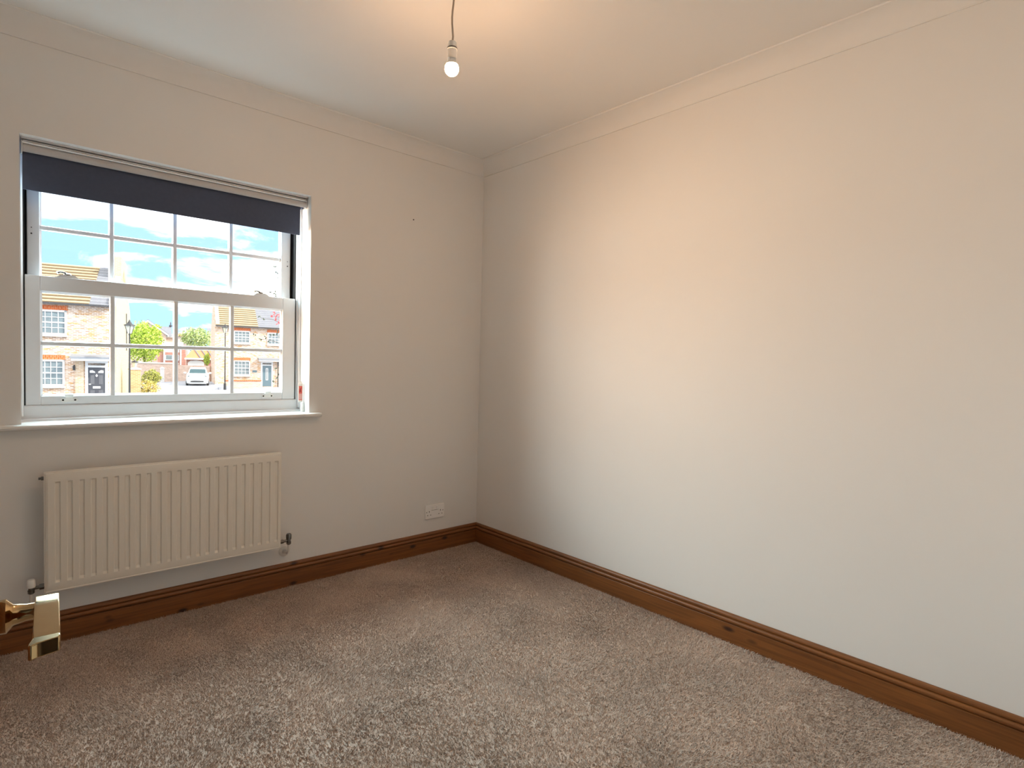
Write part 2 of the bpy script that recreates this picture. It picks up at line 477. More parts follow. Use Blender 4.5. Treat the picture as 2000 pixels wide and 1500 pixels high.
# ------------------------------------------------------------------ skirting
def skirting_profile():
    p = [(0, 0), (0.017, 0), (0.017, 0.0825), (0.0165, 0.0835), (0.0110, 0.0845), (0.0110, 0.0868)]
    for i in range(9):
        a = math.radians(-85 + 165 * i / 8)
        p.append((0.0120 + 0.0080 * math.cos(a), 0.0968 + 0.0098 * math.sin(a)))
    p += [(0.0085, 0.1068), (0.0085, 0.1092), (0.0130, 0.1100)]
    for i in range(6):
        a = math.radians(-10 + 95 * i / 5)
        p.append((0.0055 + 0.0080 * math.cos(a), 0.1130 + 0.0125 * math.sin(a)))
    p += [(0.0, 0.1262)]
    return p
SP = skirting_profile()
tag(link('baseboard_back', sweep(SP, 'back', XL, 0), M_WOODX, smooth=True, angle=25), 'stained pine moulded skirting board under the radiator', kind='structure')
tag(link('baseboard_right', sweep(SP, 'right', YF, 0), M_WOODY, smooth=True, angle=25), 'stained pine moulded skirting board along the bare wall', kind='structure')
tag(link('baseboard_left', sweep(SP, 'left', YF, 0), M_WOODY, smooth=True, angle=25), 'stained pine moulded skirting board behind the opened door', kind='structure')
tag(link('baseboard_front', sweep(SP, 'front', DX1 + 0.07, 0, mlo=0), M_WOODX, smooth=True, angle=25), 'stained pine moulded skirting board beside the doorway', kind='structure')
mb = MB()
mb.box(DX0 - 0.06, DX0, YF, YF + 0.015, 0, DZ + 0.06); mb.box(DX1, DX1 + 0.06, YF, YF + 0.015, 0, DZ + 0.06); mb.box(DX0, DX1, YF, YF + 0.015, DZ, DZ + 0.06)
tag(link('trim_5', mb, M_WOODX), 'stained pine architrave around the doorway', kind='structure')

# ================================================================== window
win = Thing('window_1', (-1.73, 0.14, WZ0), 'white sash window with small panes above the radiator', kind='structure')
JX0, JX1 = WX0 + 0.013, WX1 - 0.015          # inner edges of the frame
fm = MB()
fm.box(WX0, JX0, 0.14, 0.27, WZ0 + 0.062, 1.99); fm.box(JX1, WX1, 0.14, 0.27, WZ0 + 0.062, 1.99)
fm.box(WX0, WX1, 0.14, 0.27, 1.99, WZ1)
win.part('window_frame', fm, M_UPVC)
win.part('frame_sill', MB().prism([(0.14, WZ0 + 0.0005), (0.135, WZ0 + 0.0005), (0.140, WZ0 + 0.058), (0.145, WZ0 + 0.0628), (0.26, WZ0 + 0.0628), (0.34, WZ0 + 0.03), (0.34, WZ0 + 0.0005)], WX0, WX1, 'x'), M_UPVC)
# quadrant beads in the corners of the reveal
for a, b in ((WX0, 1), (WX1, -1)):
    win.part('bead', MB().prism([(a, 0.14), (a, 0.118), (a + b * 0.006, 0.118), (a + b * 0.011, 0.127), (a + b * 0.011, 0.14)], WZ0 + 0.02, 1.99, 'z'), M_UPVC)
win.part('bead', MB().prism([(0.14, WZ0), (0.108, WZ0), (0.110, WZ0 + 0.006), (0.122, WZ0 + 0.010), (0.14, WZ0 + 0.010)], WX0, WX1, 'x'), M_UPVC)
# window board with rounded nosing, horns past the reveal
nose = [(0.29, WZ0 - 0.022), (-0.030, WZ0 - 0.022), (-0.037, WZ0 - 0.018), (-0.040, WZ0 - 0.011), (-0.037, WZ0 - 0.004), (-0.030, WZ0), (0.29, WZ0)]
wb = MB(); wb.prism([(y, z + 0.0) for y, z in nose], WX0 + 0.0005, WX1 - 0.0005, 'x')
horn = [(0.0, WZ0 - 0.022), (-0.030, WZ0 - 0.022), (-0.037, WZ0 - 0.018), (-0.040, WZ0 - 0.011), (-0.037, WZ0 - 0.004), (-0.030, WZ0), (0.0, WZ0)]
wb.prism(horn, WX1 - 0.0005, -1.095, 'x'); wb.prism(horn, -2.40, WX0 + 0.0005, 'x')
win.part('window_sill', wb, M_GLOSSW, smooth=True, angle=30)

def sash(name, x0, x1, y0, y1, zb, gz0, gz1, zt, gx0, gx1, zbar, pane_y):
    m = MB()
    m.box(x0, gx0, y0, y1, zb, zt); m.box(gx1, x1, y0, y1, zb, zt)
    m.box(gx0, gx1, y0, y1, zb, gz0); m.box(gx0, gx1, y0, y1, gz1, zt)
    s = win.part(name, m, M_UPVC, bevel=0.0025)
    # glazing rebate moulding round the glass
    mo = MB(); d = 0.007
    ring0 = [(gx0, y0 + 0.006, gz0), (gx1, y0 + 0.006, gz0), (gx1, y0 + 0.006, gz1), (gx0, y0 + 0.006, gz1)]
    ring1 = [(gx0 + d, y0 + 0.014, gz0 + d), (gx1 - d, y0 + 0.014, gz0 + d), (gx1 - d, y0 + 0.014, gz1 - d), (gx0 + d, y0 + 0.014, gz1 - d)]
    ring2 = [(p[0], y0 + 0.024, p[2]) for p in ring1]
    ring3 = [(p[0], y0 + 0.024, p[2]) for p in ring0]
    mo.loft([ring0, ring1, ring2, ring3], cap=False)
    win.part('glazing_bead', mo, M_UPVC, s)
    w = 0.0100
    xs = [gx0 + (gx1 - gx0) * k / 4 for k in range(5)]
    prof = [(-w, 0.022), (-w, 0.012), (-w * 0.75, 0.006), (w * 0.75, 0.006), (w, 0.012), (w, 0.022)]
    for k in (1, 2, 3):
        win.part('glazing_bar', MB().prism([(xs[k] + a, y0 + b) for a, b in prof], gz0, gz1, 'z'), M_UPVC, s)
    win.part('glazing_bar', MB().prism([(y0 + b + 0.0008, zbar + a * 0.97) for a, b in prof], gx0, gx1, 'x'), M_UPVC, s)
    for k in range(4):
        for (a, b) in ((gz0, zbar), (zbar, gz1)):
            win.part('pane', MB().box(xs[k], xs[k + 1], pane_y, pane_y + 0.0005, a, b), M_GLASS, s)
    return s
lower = sash('lower_sash', JX0 + 0.005, JX1 - 0.005, 0.150, 0.190, 0.968, 1.006, 1.449, 1.512, -2.2425, -1.2365, 1.229, 0.168)
upper = sash('upper_sash', -2.283, -1.180, 0.200, 0.240, 1.462, 1.497, 1.945, 1.988, -2.241, -1.229, 1.721, 0.218)
# dark strips between frame and sashes
sl = MB()
sl.box(JX0, JX0 + 0.005, 0.160, 0.245, 0.968, 1.988); sl.box(JX1 - 0.005, JX1, 0.160, 0.245, 0.968, 1.988)
sl.box(JX0 + 0.005, -2.283, 0.212, 0.245, 1.512, 1.988); sl.box(-1.180, JX1 - 0.005, 0.212, 0.245, 1.512, 1.988)
win.part('dark_jamb_strip', sl, M_BLACK)
for x in (-2.268, -1.196):
    win.part('screw', MB().lathe((x, 0.2002, 1.69), (0, -1, 0), [(0, 0.0035), (0.0012, 0.003), (0.0013, 0)], 8), M_DARK, upper)
    win.part('screw', MB().lathe((x, 0.2002, 1.715), (0, -1, 0), [(0, 0.0022), (0.001, 0.002), (0.0011, 0)], 8), M_DARK, upper)
# sash lifts on the bottom rail
for x in (-2.148, -1.314):
    p = MB()
    p.prism([(x - 0.031, 0.990), (x - 0.026, 0.980), (x + 0.026, 0.980), (x + 0.031, 0.990), (x + 0.024, 0.996), (x - 0.024, 0.996)], 0.146, 0.150, 'y')
    p.loft([[(x - 0.013, 0.150, 0.988), (x + 0.013, 0.150, 0.988), (x + 0.013, 0.146, 0.988), (x - 0.013, 0.146, 0.988)],
            [(x - 0.013, 0.150, 1.000), (x + 0.013, 0.150, 1.000), (x + 0.013, 0.145, 1.000), (x - 0.013, 0.145, 1.000)],
            [(x - 0.015, 0.142, 1.009), (x + 0.015, 0.142, 1.009), (x + 0.015, 0.137, 1.007), (x - 0.015, 0.137, 1.007)],
            [(x - 0.016, 0.130, 1.013), (x + 0.016, 0.130, 1.013), (x + 0.016, 0.130, 1.009), (x - 0.016, 0.130, 1.009)]])
    win.part('sash_lift', p, M_PLAST, lower, bevel=0.001)
    for dx_ in (-0.021, 0.021):
        win.part('screw', MB().lathe((x + dx_, 0.146, 0.988), (0, -1, 0), [(0, 0.0042), (0.001, 0.0036), (0.0011, 0)], 8), M_DARK, lower)
# sash fasteners on the meeting rail
for x in (-2.150, -1.345):
    p = MB()
    p.loft([[(x - 0.042, 0.155, 1.512), (x + 0.042, 0.155, 1.512), (x + 0.042, 0.188, 1.512), (x - 0.042, 0.188, 1.512)],
            [(x - 0.022, 0.160, 1.526), (x + 0.022, 0.160, 1.526), (x + 0.022, 0.184, 1.526), (x - 0.022, 0.184, 1.526)]])
    win.part('fastener_base', p, M_ALU, lower)
    p = MB()
    p.lathe((x, 0.172, 1.524), (0, 0, 1), [(0, 0.014), (0.006, 0.013), (0.009, 0.008), (0.010, 0)], 14)
    p.tube([(x, 0.172, 1.529), (x - 0.012, 0.168, 1.535), (x - 0.026, 0.163, 1.536), (x - 0.036, 0.160, 1.531)], 0.004, 8, rs=[0.005, 0.0042, 0.004, 0.006])
    win.part('fastener_arm', p, M_DKCHR, lower, smooth=True)

# ================================================================== roller blind
bl = Thing('roller_blind', (-1.73, 0.07, 1.98), 'charcoal roller blind with white cassette hanging in the window recess', 'blind')
bx0, bx1 = WX0 + 0.006, WX1 - 0.004
bl.part('top_rail', MB().prism([(0.036, 2.0335), (0.125, 2.0335), (0.125, WZ1 - 0.0005), (0.036, WZ1 - 0.0005)], bx0, bx1, 'x'), M_ALU)
bl.part('gap_shade', MB().box(bx0 + 0.005, bx1 - 0.005, 0.056, 0.115, 2.0285, 2.0335), M_BLACK)  # black strip filling the gap, standing in for its shade
bl.part('trim_strip', MB().prism([(0.040, 2.0245), (0.066, 2.0245), (0.066, 2.0285), (0.044, 2.0285)], bx0 + 0.006, bx1 - 0.006, 'x'), M_BWHITE)
fp = [(0.058, 2.0165), (0.053, 2.0160), (0.0475, 2.011), (0.046, 2.003), (0.048, 1.994), (0.054, 1.9870), (0.058, 1.9862), (0.060, 1.9885), (0.055, 1.994), (0.052, 2.003), (0.0535, 2.011), (0.060, 2.0150)]
bl.part('fascia', MB().prism(fp, bx0 + 0.006, bx1 - 0.003, 'x'), M_FASC, smooth=True, angle=40)
bl.part('bright_edge', MB().prism([(0.060, 2.0165), (0.040, 2.0165), (0.038, 2.0185), (0.040, 2.0215), (0.066, 2.0225), (0.066, 2.0165)], bx0 + 0.004, bx1 - 0.003, 'x'), M_BWHITE)
capm = [(0.115, 2.0285), (0.050, 2.0285), (0.046, 2.016), (0.044, 2.003), (0.047, 1.992), (0.056, 1.984), (0.075, 1.982), (0.115, 1.990)]
bl.part('end_cap', MB().prism(capm, bx0 + 0.001, bx0 + 0.005, 'x'), M_ALU)
bl.part('end_cap', MB().prism(capm, bx1 - 0.0025, bx1 + 0.0005, 'x'), M_ALU)
bl.part('roller', MB().lathe((bx0 + 0.006, 0.092, 2.004), (1, 0, 0), [(0, 0.021), (bx1 - bx0 - 0.012, 0.021)], 20), M_FAB, smooth=True)
fx0, fx1 = WX0 + 0.011, -1.179
fb = MB(); cols = 40
zs = [2.004, 1.95, 1.90, 1.86, 1.8425]
g = []
for z in zs:
    row = []
    for k in range(cols + 1):
        x = fx0 + (fx1 - fx0) * k / cols
        w = 0.0025 * math.sin(k * 0.55) * (2.004 - z) / 0.16 + (0.0035 * max(0, (k - 34) / 6) ** 2 * (2.004 - z) / 0.16)
        row.append((x, 0.0715 + w, z))
    g.append(row)
n1 = cols + 1
fb.v = [p for r in g for p in r] + [(p[0], p[1] + 0.0008, p[2]) for r in g for p in r]
off = n1 * len(zs)
for j in range(len(zs) - 1):
    for k in range(cols):
        a = j * n1 + k
        fb.f.append((a, a + 1, a + n1 + 1, a + n1)); fb.f.append((a + off, a + off + n1, a + off + n1 + 1, a + off + 1))
bl.part('blind_fabric', fb, M_FAB, smooth=True)
bl.part('hem_bar', MB().box(fx0, fx1, 0.0735, 0.079, 1.8425, 1.866), M_FAB)
# beaded chain loop
def bead_path(t):
    # down one strand, round the bottom, up the other
    Lz = 1.985 - 1.045
    if t < Lz:
        z = 1.985 - t; return (-1.1690 - 0.010 * math.sin(PI * t / Lz), 0.085 + 0.018 * math.sin(PI * t / Lz), z)
    if t < Lz + 0.02:
        a = (t - Lz) / 0.02 * PI; return (-1.165 - 0.004 * math.cos(a), 0.085, 1.045 - 0.004 * math.sin(a))
    z = 1.045 + (t - Lz - 0.02); return (-1.1610, 0.085, z)
ch = MB(); t = 0.0
while t < 2 * 0.94 + 0.02:
    c = bead_path(t); r = 0.0021
    ch.add([(c[0] + r, c[1], c[2]), (c[0], c[1] + r, c[2]), (c[0] - r, c[1], c[2]), (c[0], c[1] - r, c[2]), (c[0], c[1], c[2] + r), (c[0], c[1], c[2] - r)],
           [(0, 1, 4), (1, 2, 4), (2, 3, 4), (3, 0, 4), (1, 0, 5), (2, 1, 5), (3, 2, 5), (0, 3, 5)])
    t += 0.0052
chain = bl.part('bead_chain', ch, M_PLAST, smooth=True, angle=180)
tg = bl.part('safety_tag', MB().prism([(-1.1770, 0.957), (-1.1535, 0.957), (-1.1525, 1.052), (-1.1590, 1.066), (-1.1700, 1.066), (-1.1780, 1.052)], 0.078, 0.0795, 'y'), M_CLEARP, label='white child safety tag with red printed panel')
bl.part('red_panel', MB().box(-1.1740, -1.1560, 0.0774, 0.078, 0.966, 1.042), M_REDP, tg)
bl.part('warning_mark', MB().prism([(-1.1725, 1.008), (-1.1680, 1.012), (-1.1610, 1.010), (-1.1630, 1.022), (-1.1600, 1.034), (-1.1660, 1.030), (-1.1690, 1.022)], 0.0769, 0.0774, 'y'), M_REDD, tg)
for k in range(3):
    bl.part('print_line', MB().box(-1.1712 + k * 0.0052, -1.1690 + k * 0.0052, 0.0770, 0.0774, 0.970, 1.002), M_CLEARP, tg)
bl.part('chain_tidy', MB().prism([(-1.166, WZ0 + 0.002), (-1.151, WZ0 + 0.002), (-1.151, 0.952), (-1.156, 0.958), (-1.164, 0.956)], 0.060, 0.078, 'y'), M_PLAST, bevel=0.002)

# ================================================================== radiator
rad = Thing('radiator', (-1.783, -0.065, 0.235), 'cream panel radiator with vertical flutes below the window', 'radiator')
RX0, RX1, RZ0, RZ1 = -2.246, -1.320, 0.236, 0.717
YFR = -0.085
xs = [RX0, RX0 + 0.006, RX0 + 0.012]
for k in range(23):
    c = -2.2052 + 0.03899 * k + 0.002
    xs += [c - 0.0105, c - 0.0075, c + 0.0050, c + 0.0090]
xs += [RX1 - 0.012, RX1 - 0.006, RX1]
zs = [RZ0, RZ0 + 0.005, RZ0 + 0.014, 0.272, 0.282, 0.300, 0.480, 0.660, 0.672, 0.679, RZ1 - 0.016, RZ1 - 0.006, RZ1]
def depth(i, j):
    x, z = xs[i], zs[j]
    y = YFR
    if i in (0, len(xs) - 1) or j in (0, len(zs) - 1): return YFR + 0.010
    if i in (1, len(xs) - 2) or j in (1, len(zs) - 2): return YFR + 0.003
    if 3 <= i < len(xs) - 3 and (i - 3) % 4 in (1, 2) and 4 <= j <= 8:
        y += 0.0065
    if j in (2, len(zs) - 3): y += 0.0008
    return y
pm = MB()
pm.v = [(xs[i], depth(i, j), zs[j]) for j in range(len(zs)) for i in range(len(xs))]
nx = len(xs)
for j in range(len(zs) - 1):
    for i in range(nx - 1):
        pm.f.append((j * nx + i, j * nx + i + 1, (j + 1) * nx + i + 1, (j + 1) * nx + i))
rad.part('front_panel', pm, M_RAD, smooth=True, angle=22)
rad.part('back_panel', MB().box(RX0, RX1, -0.077, -0.060, RZ0, RZ1), M_RAD)
rad.part('top_seam', MB().tube([(RX0 + 0.002, -0.072, RZ1 - 0.001), (RX1 - 0.002, -0.072, RZ1 - 0.001)], 0.004, 8), M_RAD, smooth=True)
rad.part('bottom_seam', MB().tube([(RX0 + 0.004, -0.080, RZ0 + 0.003), (RX1 - 0.004, -0.080, RZ0 + 0.003)], 0.0045, 8), M_RAD, smooth=True)
cf = MB()
xx = RX0 + 0.03; k = 0
pts = []
while xx < RX1 - 0.03:
    pts.append((xx, -0.058 if k % 2 == 0 else -0.030)); xx += 0.0125; k += 1
for a, b in zip(pts[:-1], pts[1:]):
    cf.add([(a[0], a[1], 0.28), (b[0], b[1], 0.28), (b[0], b[1], 0.67), (a[0], a[1], 0.67)], [(0, 1, 2, 3)])
rad.part('convector_fins', cf, M_RAD)
for x in (-2.05, -1.52):
    rad.part('wall_bracket', MB().box(x - 0.012, x + 0.012, -0.060, -0.001, 0.27, 0.68), M_RAD)
rad.part('bleed_valve', MB().lathe((RX0, -0.066, 0.694), (-1, 0, 0), [(-0.002, 0.008), (0.008, 0.008), (0.008, 0.005), (0.016, 0.005)], 10), M_DKCHR)
# valve with handwheel (beside the socket end)
vx = -1.275
v = rad.part('radiator_valve', MB().lathe((vx, -0.066, 0.240), (0, 0, 1), [(0, 0.007), (0.004, 0.0115), (0.014, 0.0115), (0.016, 0.009), (0.026, 0.009), (0.028, 0.0130), (0.050, 0.0135), (0.056, 0.010), (0.057, 0.0)], 14), M_DKCHR, smooth=True, label='dark chrome radiator valve')
rad.part('union_nut', MB().lathe((RX1 - 0.005, -0.066, 0.2615), (1, 0, 0), [(0, 0.007), (0.006, 0.007), (0.006, 0.0105), (0.022, 0.0105), (0.022, 0.007), (0.042, 0.007)], 6), M_DKCHR, v)
rad.part('pipe', MB().tube([(vx, -0.066, 0.242), (vx, -0.066, 0.212), (vx, -0.060, 0.198), (vx, -0.046, 0.190), (vx, -0.002, 0.188)], 0.0058, 10), M_CLEARP, v, smooth=True)
rad.part('pipe_collar', MB().lathe((vx, -0.0005, 0.188), (0, -1, 0), [(0, 0.026), (0.003, 0.026), (0.007, 0.020), (0.007, 0.011), (0.005, 0.009), (0.005, 0.0)], 22), M_CLEARP, v, smooth=True)
vx = -2.286
v = rad.part('lockshield_valve', MB().lathe((vx, -0.066, 0.240), (0, 0, 1), [(0, 0.007), (0.003, 0.0110), (0.015, 0.0115), (0.016, 0.009), (0.030, 0.009), (0.030, 0.0)], 14), M_DKCHR, smooth=True, label='chrome lockshield valve with white cap')
rad.part('valve_cap', MB().lathe((vx, -0.066, 0.266), (0, 0, 1), [(0, 0.0135), (0.004, 0.0145), (0.026, 0.0135), (0.031, 0.0105), (0.032, 0)], 14), M_PLAST, v, smooth=True)
rad.part('union_nut', MB().lathe((RX0 + 0.005, -0.066, 0.262), (-1, 0, 0), [(0, 0.007), (0.004, 0.007), (0.004, 0.0115), (0.020, 0.0115), (0.020, 0.007), (0.044, 0.007)], 6), M_DKCHR, v)
rad.part('pipe', MB().tube([(vx, -0.066, 0.242), (vx, -0.066, 0.212), (vx, -0.060, 0.198), (vx, -0.046, 0.190), (vx, -0.002, 0.188)], 0.0058, 10), M_CLEARP, v, smooth=True)

# ================================================================== socket
so = Thing('power_socket', (-0.3395, -0.004, 0.211), 'white double switched power socket near the room corner', 'socket')
so.part('face_plate', MB().box(-0.410, -0.269, -0.0085, 0.0, 0.2105, 0.2965), M_SOCK, bevel=0.0025)
for c in (-0.3560, -0.3230):
    so.part('switch_rocker', MB().prism([(0.0, 0.2635), (-0.0115, 0.2640), (-0.0095, 0.2740), (-0.0125, 0.2840), (0.0, 0.2845)], c - 0.0065, c + 0.0065, 'x'), M_SOCK)
so.part('switch_gap', MB().box(-0.3650, -0.3140, -0.0088, -0.0083, 0.2618, 0.2634), M_DARK)
for c in (-0.3815, -0.2975):
    h = MB(); h.box(c - 0.002, c + 0.002, -0.0088, -0.0080, 0.2515, 0.2600)
    h.box(c - 0.0145, c - 0.0085, -0.0088, -0.0080, 0.2320, 0.2360); h.box(c + 0.0085, c + 0.0145, -0.0088, -0.0080, 0.2320, 0.2360)
    so.part('pin_slots', h, M_DARK)
for c in (-0.4000, -0.2790):
    so.part('plate_screw', MB().lathe((c, -0.0085, 0.2535), (0, -1, 0), [(-0.001, 0.0032), (0.0004, 0.003), (0.0005, 0)], 10), M_DKCHR)

# ================================================================== pendant light
LX, LY, LZ = -1.2305, -1.347, 2.184
pen = Thing('pendant_light', (LX, LY, CEIL), 'lit bare bulb hanging on a flex from the ceiling', 'light')
pen.part('ceiling_rose', MB().lathe((LX, LY, CEIL), (0, 0, -1), [(0, 0.039), (0.006, 0.038), (0.018, 0.026), (0.024, 0.012), (0.026, 0.006), (0.026, 0)], 24), M_PLAST, smooth=True)
fxp = [(LX + 0.003 * math.sin(k * 0.9), LY, CEIL - 0.02 - k * 0.021) for k in range(9)] + [(LX, LY, LZ + 0.083)]
pen.part('flex', MB().tube(fxp, 0.0033, 8), M_FLEX, smooth=True)
hd = pen.part('lamp_holder', MB().lathe((LX, LY, LZ + 0.090), (0, 0, -1), [(0, 0.006), (0.001, 0.0125), (0.003, 0.0145), (0.020, 0.0165), (0.0205, 0.0150), (0.0235, 0.0150), (0.024, 0.0175), (0.027, 0.0175), (0.028, 0.0160), (0.058, 0.0160), (0.060, 0.0140), (0.060, 0)], 24), M_PLAST, smooth=True)
pen.part('shade_ring', MB().lathe((LX, LY, LZ + 0.0680), (0, 0, -1), [(0, 0.0155), (0, 0.0176), (0.0022, 0.0178), (0.0022, 0.0155)], 24), M_DARK, hd)
bulb = pen.part('light_bulb', MB().lathe((LX, LY, LZ), (0, 0, -1), [(-0.0235 * math.cos(math.radians(58 + 122 * k / 14)), 0.0235 * math.sin(math.radians(58 + 122 * k / 14))) for k in range(15)], 28), M_BULB, smooth=True, label='glowing warm round bulb')
pen.part('bulb_collar', MB().lathe((LX, LY, LZ + 0.031), (0, 0, -1), [(0, 0.0135), (0.006, 0.0145), (0.012, 0.0180), (0.0180, 0.0208), (0.0190, 0.0195), (0.0190, 0.0)], 24), M_PLAST, bulb, smooth=True)  # cup made wide so less bulb light reaches the ceiling

# ================================================================== door with brass lever
DFX = -2.4538                    # face of the opened door
DY1 = -2.287                     # its free edge
door = Thing('door_1', (DFX - 0.02, YF + 0.02, 0.0), 'stained pine panelled door standing open at the edge of view, brass lever', kind='structure')
door.o.rotation_euler = (0, 0, math.radians(-3.43))
door.part('door_leaf', MB().box(DFX - 0.040, DFX, YF + 0.02, DY1, 0.008, 1.985), M_DOOR, bevel=0.002)
for (a, b, c, d) in ((-2.93, -2.69, 0.22, 0.82), (-2.62, -2.385, 0.22, 0.82), (-2.93, -2.69, 1.10, 1.84), (-2.62, -2.385, 1.10, 1.84)):
    door.part('door_panel', MB().loft([[(DFX + 0.0005, a, c), (DFX + 0.0005, b, c), (DFX + 0.0005, b, d), (DFX + 0.0005, a, d)], [(DFX + 0.006, a + 0.015, c + 0.015), (DFX + 0.006, b - 0.015, c + 0.015), (DFX + 0.006, b - 0.015, d - 0.015), (DFX + 0.006, a + 0.015, d - 0.015)]]), M_DOOR)
HZ, HY, HX = 0.9782, -2.3520, -2.3960
han = door.part('door_handle', MB().lathe((DFX, HY, HZ), (1, 0, 0), [(0, 0.026), (0.004, 0.026), (0.007, 0.022), (0.008, 0.013), (0.020, 0.0105), (0.0235, 0.0105), (0.0265, 0.0135), (0.0315, 0.0140), (0.0340, 0.0110), (0.0360, 0.0086), (0.0440, 0.0068), (0.0560, 0.0068)], 24), M_BRASS, smooth=True, label='polished brass lever handle', angle=50)
secs = []
path = [(0.0105, 0.0080, 0.0040, 0.0100), (0.0092, 0.0081, 0.0080, 0.0105), (0.0060, 0.0082, 0.0104, 0.0105), (0.0000, 0.0082, 0.0112, 0.0100), (-0.020, 0.0082, 0.0100, 0.0085), (-0.040, 0.0082, 0.0087, 0.0070), (-0.060, 0.0082, 0.0073, 0.0060), (-0.076, 0.0082, 0.0062, 0.0060)]
for (dy_, w, zt, zb) in path:
    secs.append([(HX - w, HY + dy_, HZ - zb), (HX + w, HY + dy_, HZ - zb), (HX + w, HY + dy_, HZ + zt), (HX - w, HY + dy_, HZ + zt)])
lv = MB().loft(secs)
# end that rolls down and back towards the door
e0 = [(HX - 0.0090, HY - 0.076), (HX + 0.0092, HY - 0.076)]
top = [(HX - 0.0082, HY - 0.0740), (HX + 0.0082, HY - 0.0740), (HX + 0.0084, HY - 0.0790), (HX + 0.0076, HY - 0.0825), (HX + 0.0020, HY - 0.0845), (HX - 0.0045, HY - 0.0862), (HX - 0.0090, HY - 0.0895), (HX - 0.0105, HY - 0.0885), (HX - 0.0100, HY - 0.0835), (HX - 0.0086, HY - 0.0780)]
lv.loft([[(p[0], p[1], HZ - 0.0050) for p in top], [(p[0], p[1], HZ + 0.0062) for p in top]])
door.part('lever', lv, M_BRASS, han, bevel=0.0022, seg=3, smooth=True, angle=50)
hg = [MB().tube([(DFX - 0.001, YF + 0.018, z), (DFX - 0.001, YF + 0.018, z + 0.08)], 0.006, 8) for z in (0.22, 1.70)]
for h in hg: door.part('hinge', h, M_BRASS)

# ================================================================== OUTSIDE
G = -1.55
r2 = Vector((0.74367, -0.66855, 0)); f2 = Vector((0.66855, 0.74367, 0))
def plan(a, b, z=G):
    p = Vector((CAM.x, CAM.y, 0)) + r2 * a + f2 * b
    return (p.x, p.y, z)
def pix(px, py, fwd):
    """point seen at a photo pixel, at a given ground distance ahead of the camera"""
    d = Matrix(ROT) @ Vector(((px - 1000) / FPX, -(py - 750) / FPX, -1.0))
    t = fwd / (d.x * f2.x + d.y * f2.y)
    return CAM + d * t
ANG = math.radians(-12.5)

M_BRICK = brick_mat('buff_multi_brick', (0.72, 0.55, 0.46), (0.36, 0.20, 0.11), (0.80, 0.72, 0.63), third=(0.56, 0.30, 0.09), blotch=0.75, msize=0.016)
M_BRICKY = brick_mat('yellow_stock_brick', (0.63, 0.55, 0.33), (0.56, 0.47, 0.26), (0.66, 0.60, 0.44), blotch=0.25)
M_BRICKR = brick_mat('red_brick', (0.46, 0.16, 0.11), (0.36, 0.11, 0.08), (0.55, 0.42, 0.36), blotch=0.2)
M_BRICKP = brick_mat('pinkish_garden_brick', (0.68, 0.50, 0.41), (0.52, 0.34, 0.25), (0.74, 0.64, 0.55))
M_SOLD = brick_mat('orange_soldier_brick', (0.74, 0.15, 0.035), (0.56, 0.10, 0.02), (0.62, 0.34, 0.20), vertical=True, bw=0.225, bh=0.078, blotch=0.1)
M_TILE = plain('tan_roof_tile', (0.50, 0.40, 0.255), 0.85, var=0.15, scale=8, spec=0.15)
M_GREYROOF = plain('grey_roofing', (0.21, 0.22, 0.25), 0.75, var=0.2, scale=10, spec=0.2)
M_LAPSHADE = plain('tile_edge_shade', (0.20, 0.145, 0.085), 0.9)  # dark tone painting the shade under each tile course
M_PALEEDGE = plain('pale_grey_edge', (0.36, 0.37, 0.40), 0.9)  # edge strips paler than the grey roofing
M_OTILE = plain('orange_clay_tile', (0.50, 0.25, 0.12), 0.85, var=0.2, scale=6, spec=0.15)
M_XW = plain('outside_white_paint', (0.74, 0.75, 0.75), 0.5, var=0.03)
M_XGLASS = plain('house_window_glass', (0.20, 0.25, 0.27), 0.35, var=0.35, scale=3, spec=0.25)
M_LEAD = plain('grey_lead', (0.26, 0.28, 0.31), 0.6)
M_GUT = plain('black_gutter', (0.06, 0.06, 0.065), 0.5)
M_DOORD = plain('dark_grey_door', (0.075, 0.080, 0.095), 0.4)
M_DOORB = plain('slate_blue_door', (0.13, 0.20, 0.235), 0.4)
M_STONE = plain('pale_stone', (0.60, 0.56, 0.48), 0.8)
M_ASPH = plain('asphalt', (0.33, 0.35, 0.39), 0.9, var=0.2, scale=3, spec=0.2)
M_PAVE = plain('pale_paving', (0.50, 0.47, 0.43), 0.9, var=0.1, scale=2)
M_IRON = plain('black_iron', (0.03, 0.032, 0.035), 0.45)
M_LGLASS = plain('lantern_glass', (0.66, 0.66, 0.56), 0.2)
M_CARW = plain('white_car_paint', (0.72, 0.76, 0.78), 0.18, var=0.01)
M_CARG = plain('car_glass', (0.05, 0.10, 0.115), 0.35, spec=0.2)
M_TYRE = plain('tyre', (0.02, 0.02, 0.022), 0.8)
M_REND = plain('pale_render', (0.60, 0.52, 0.46), 0.85)

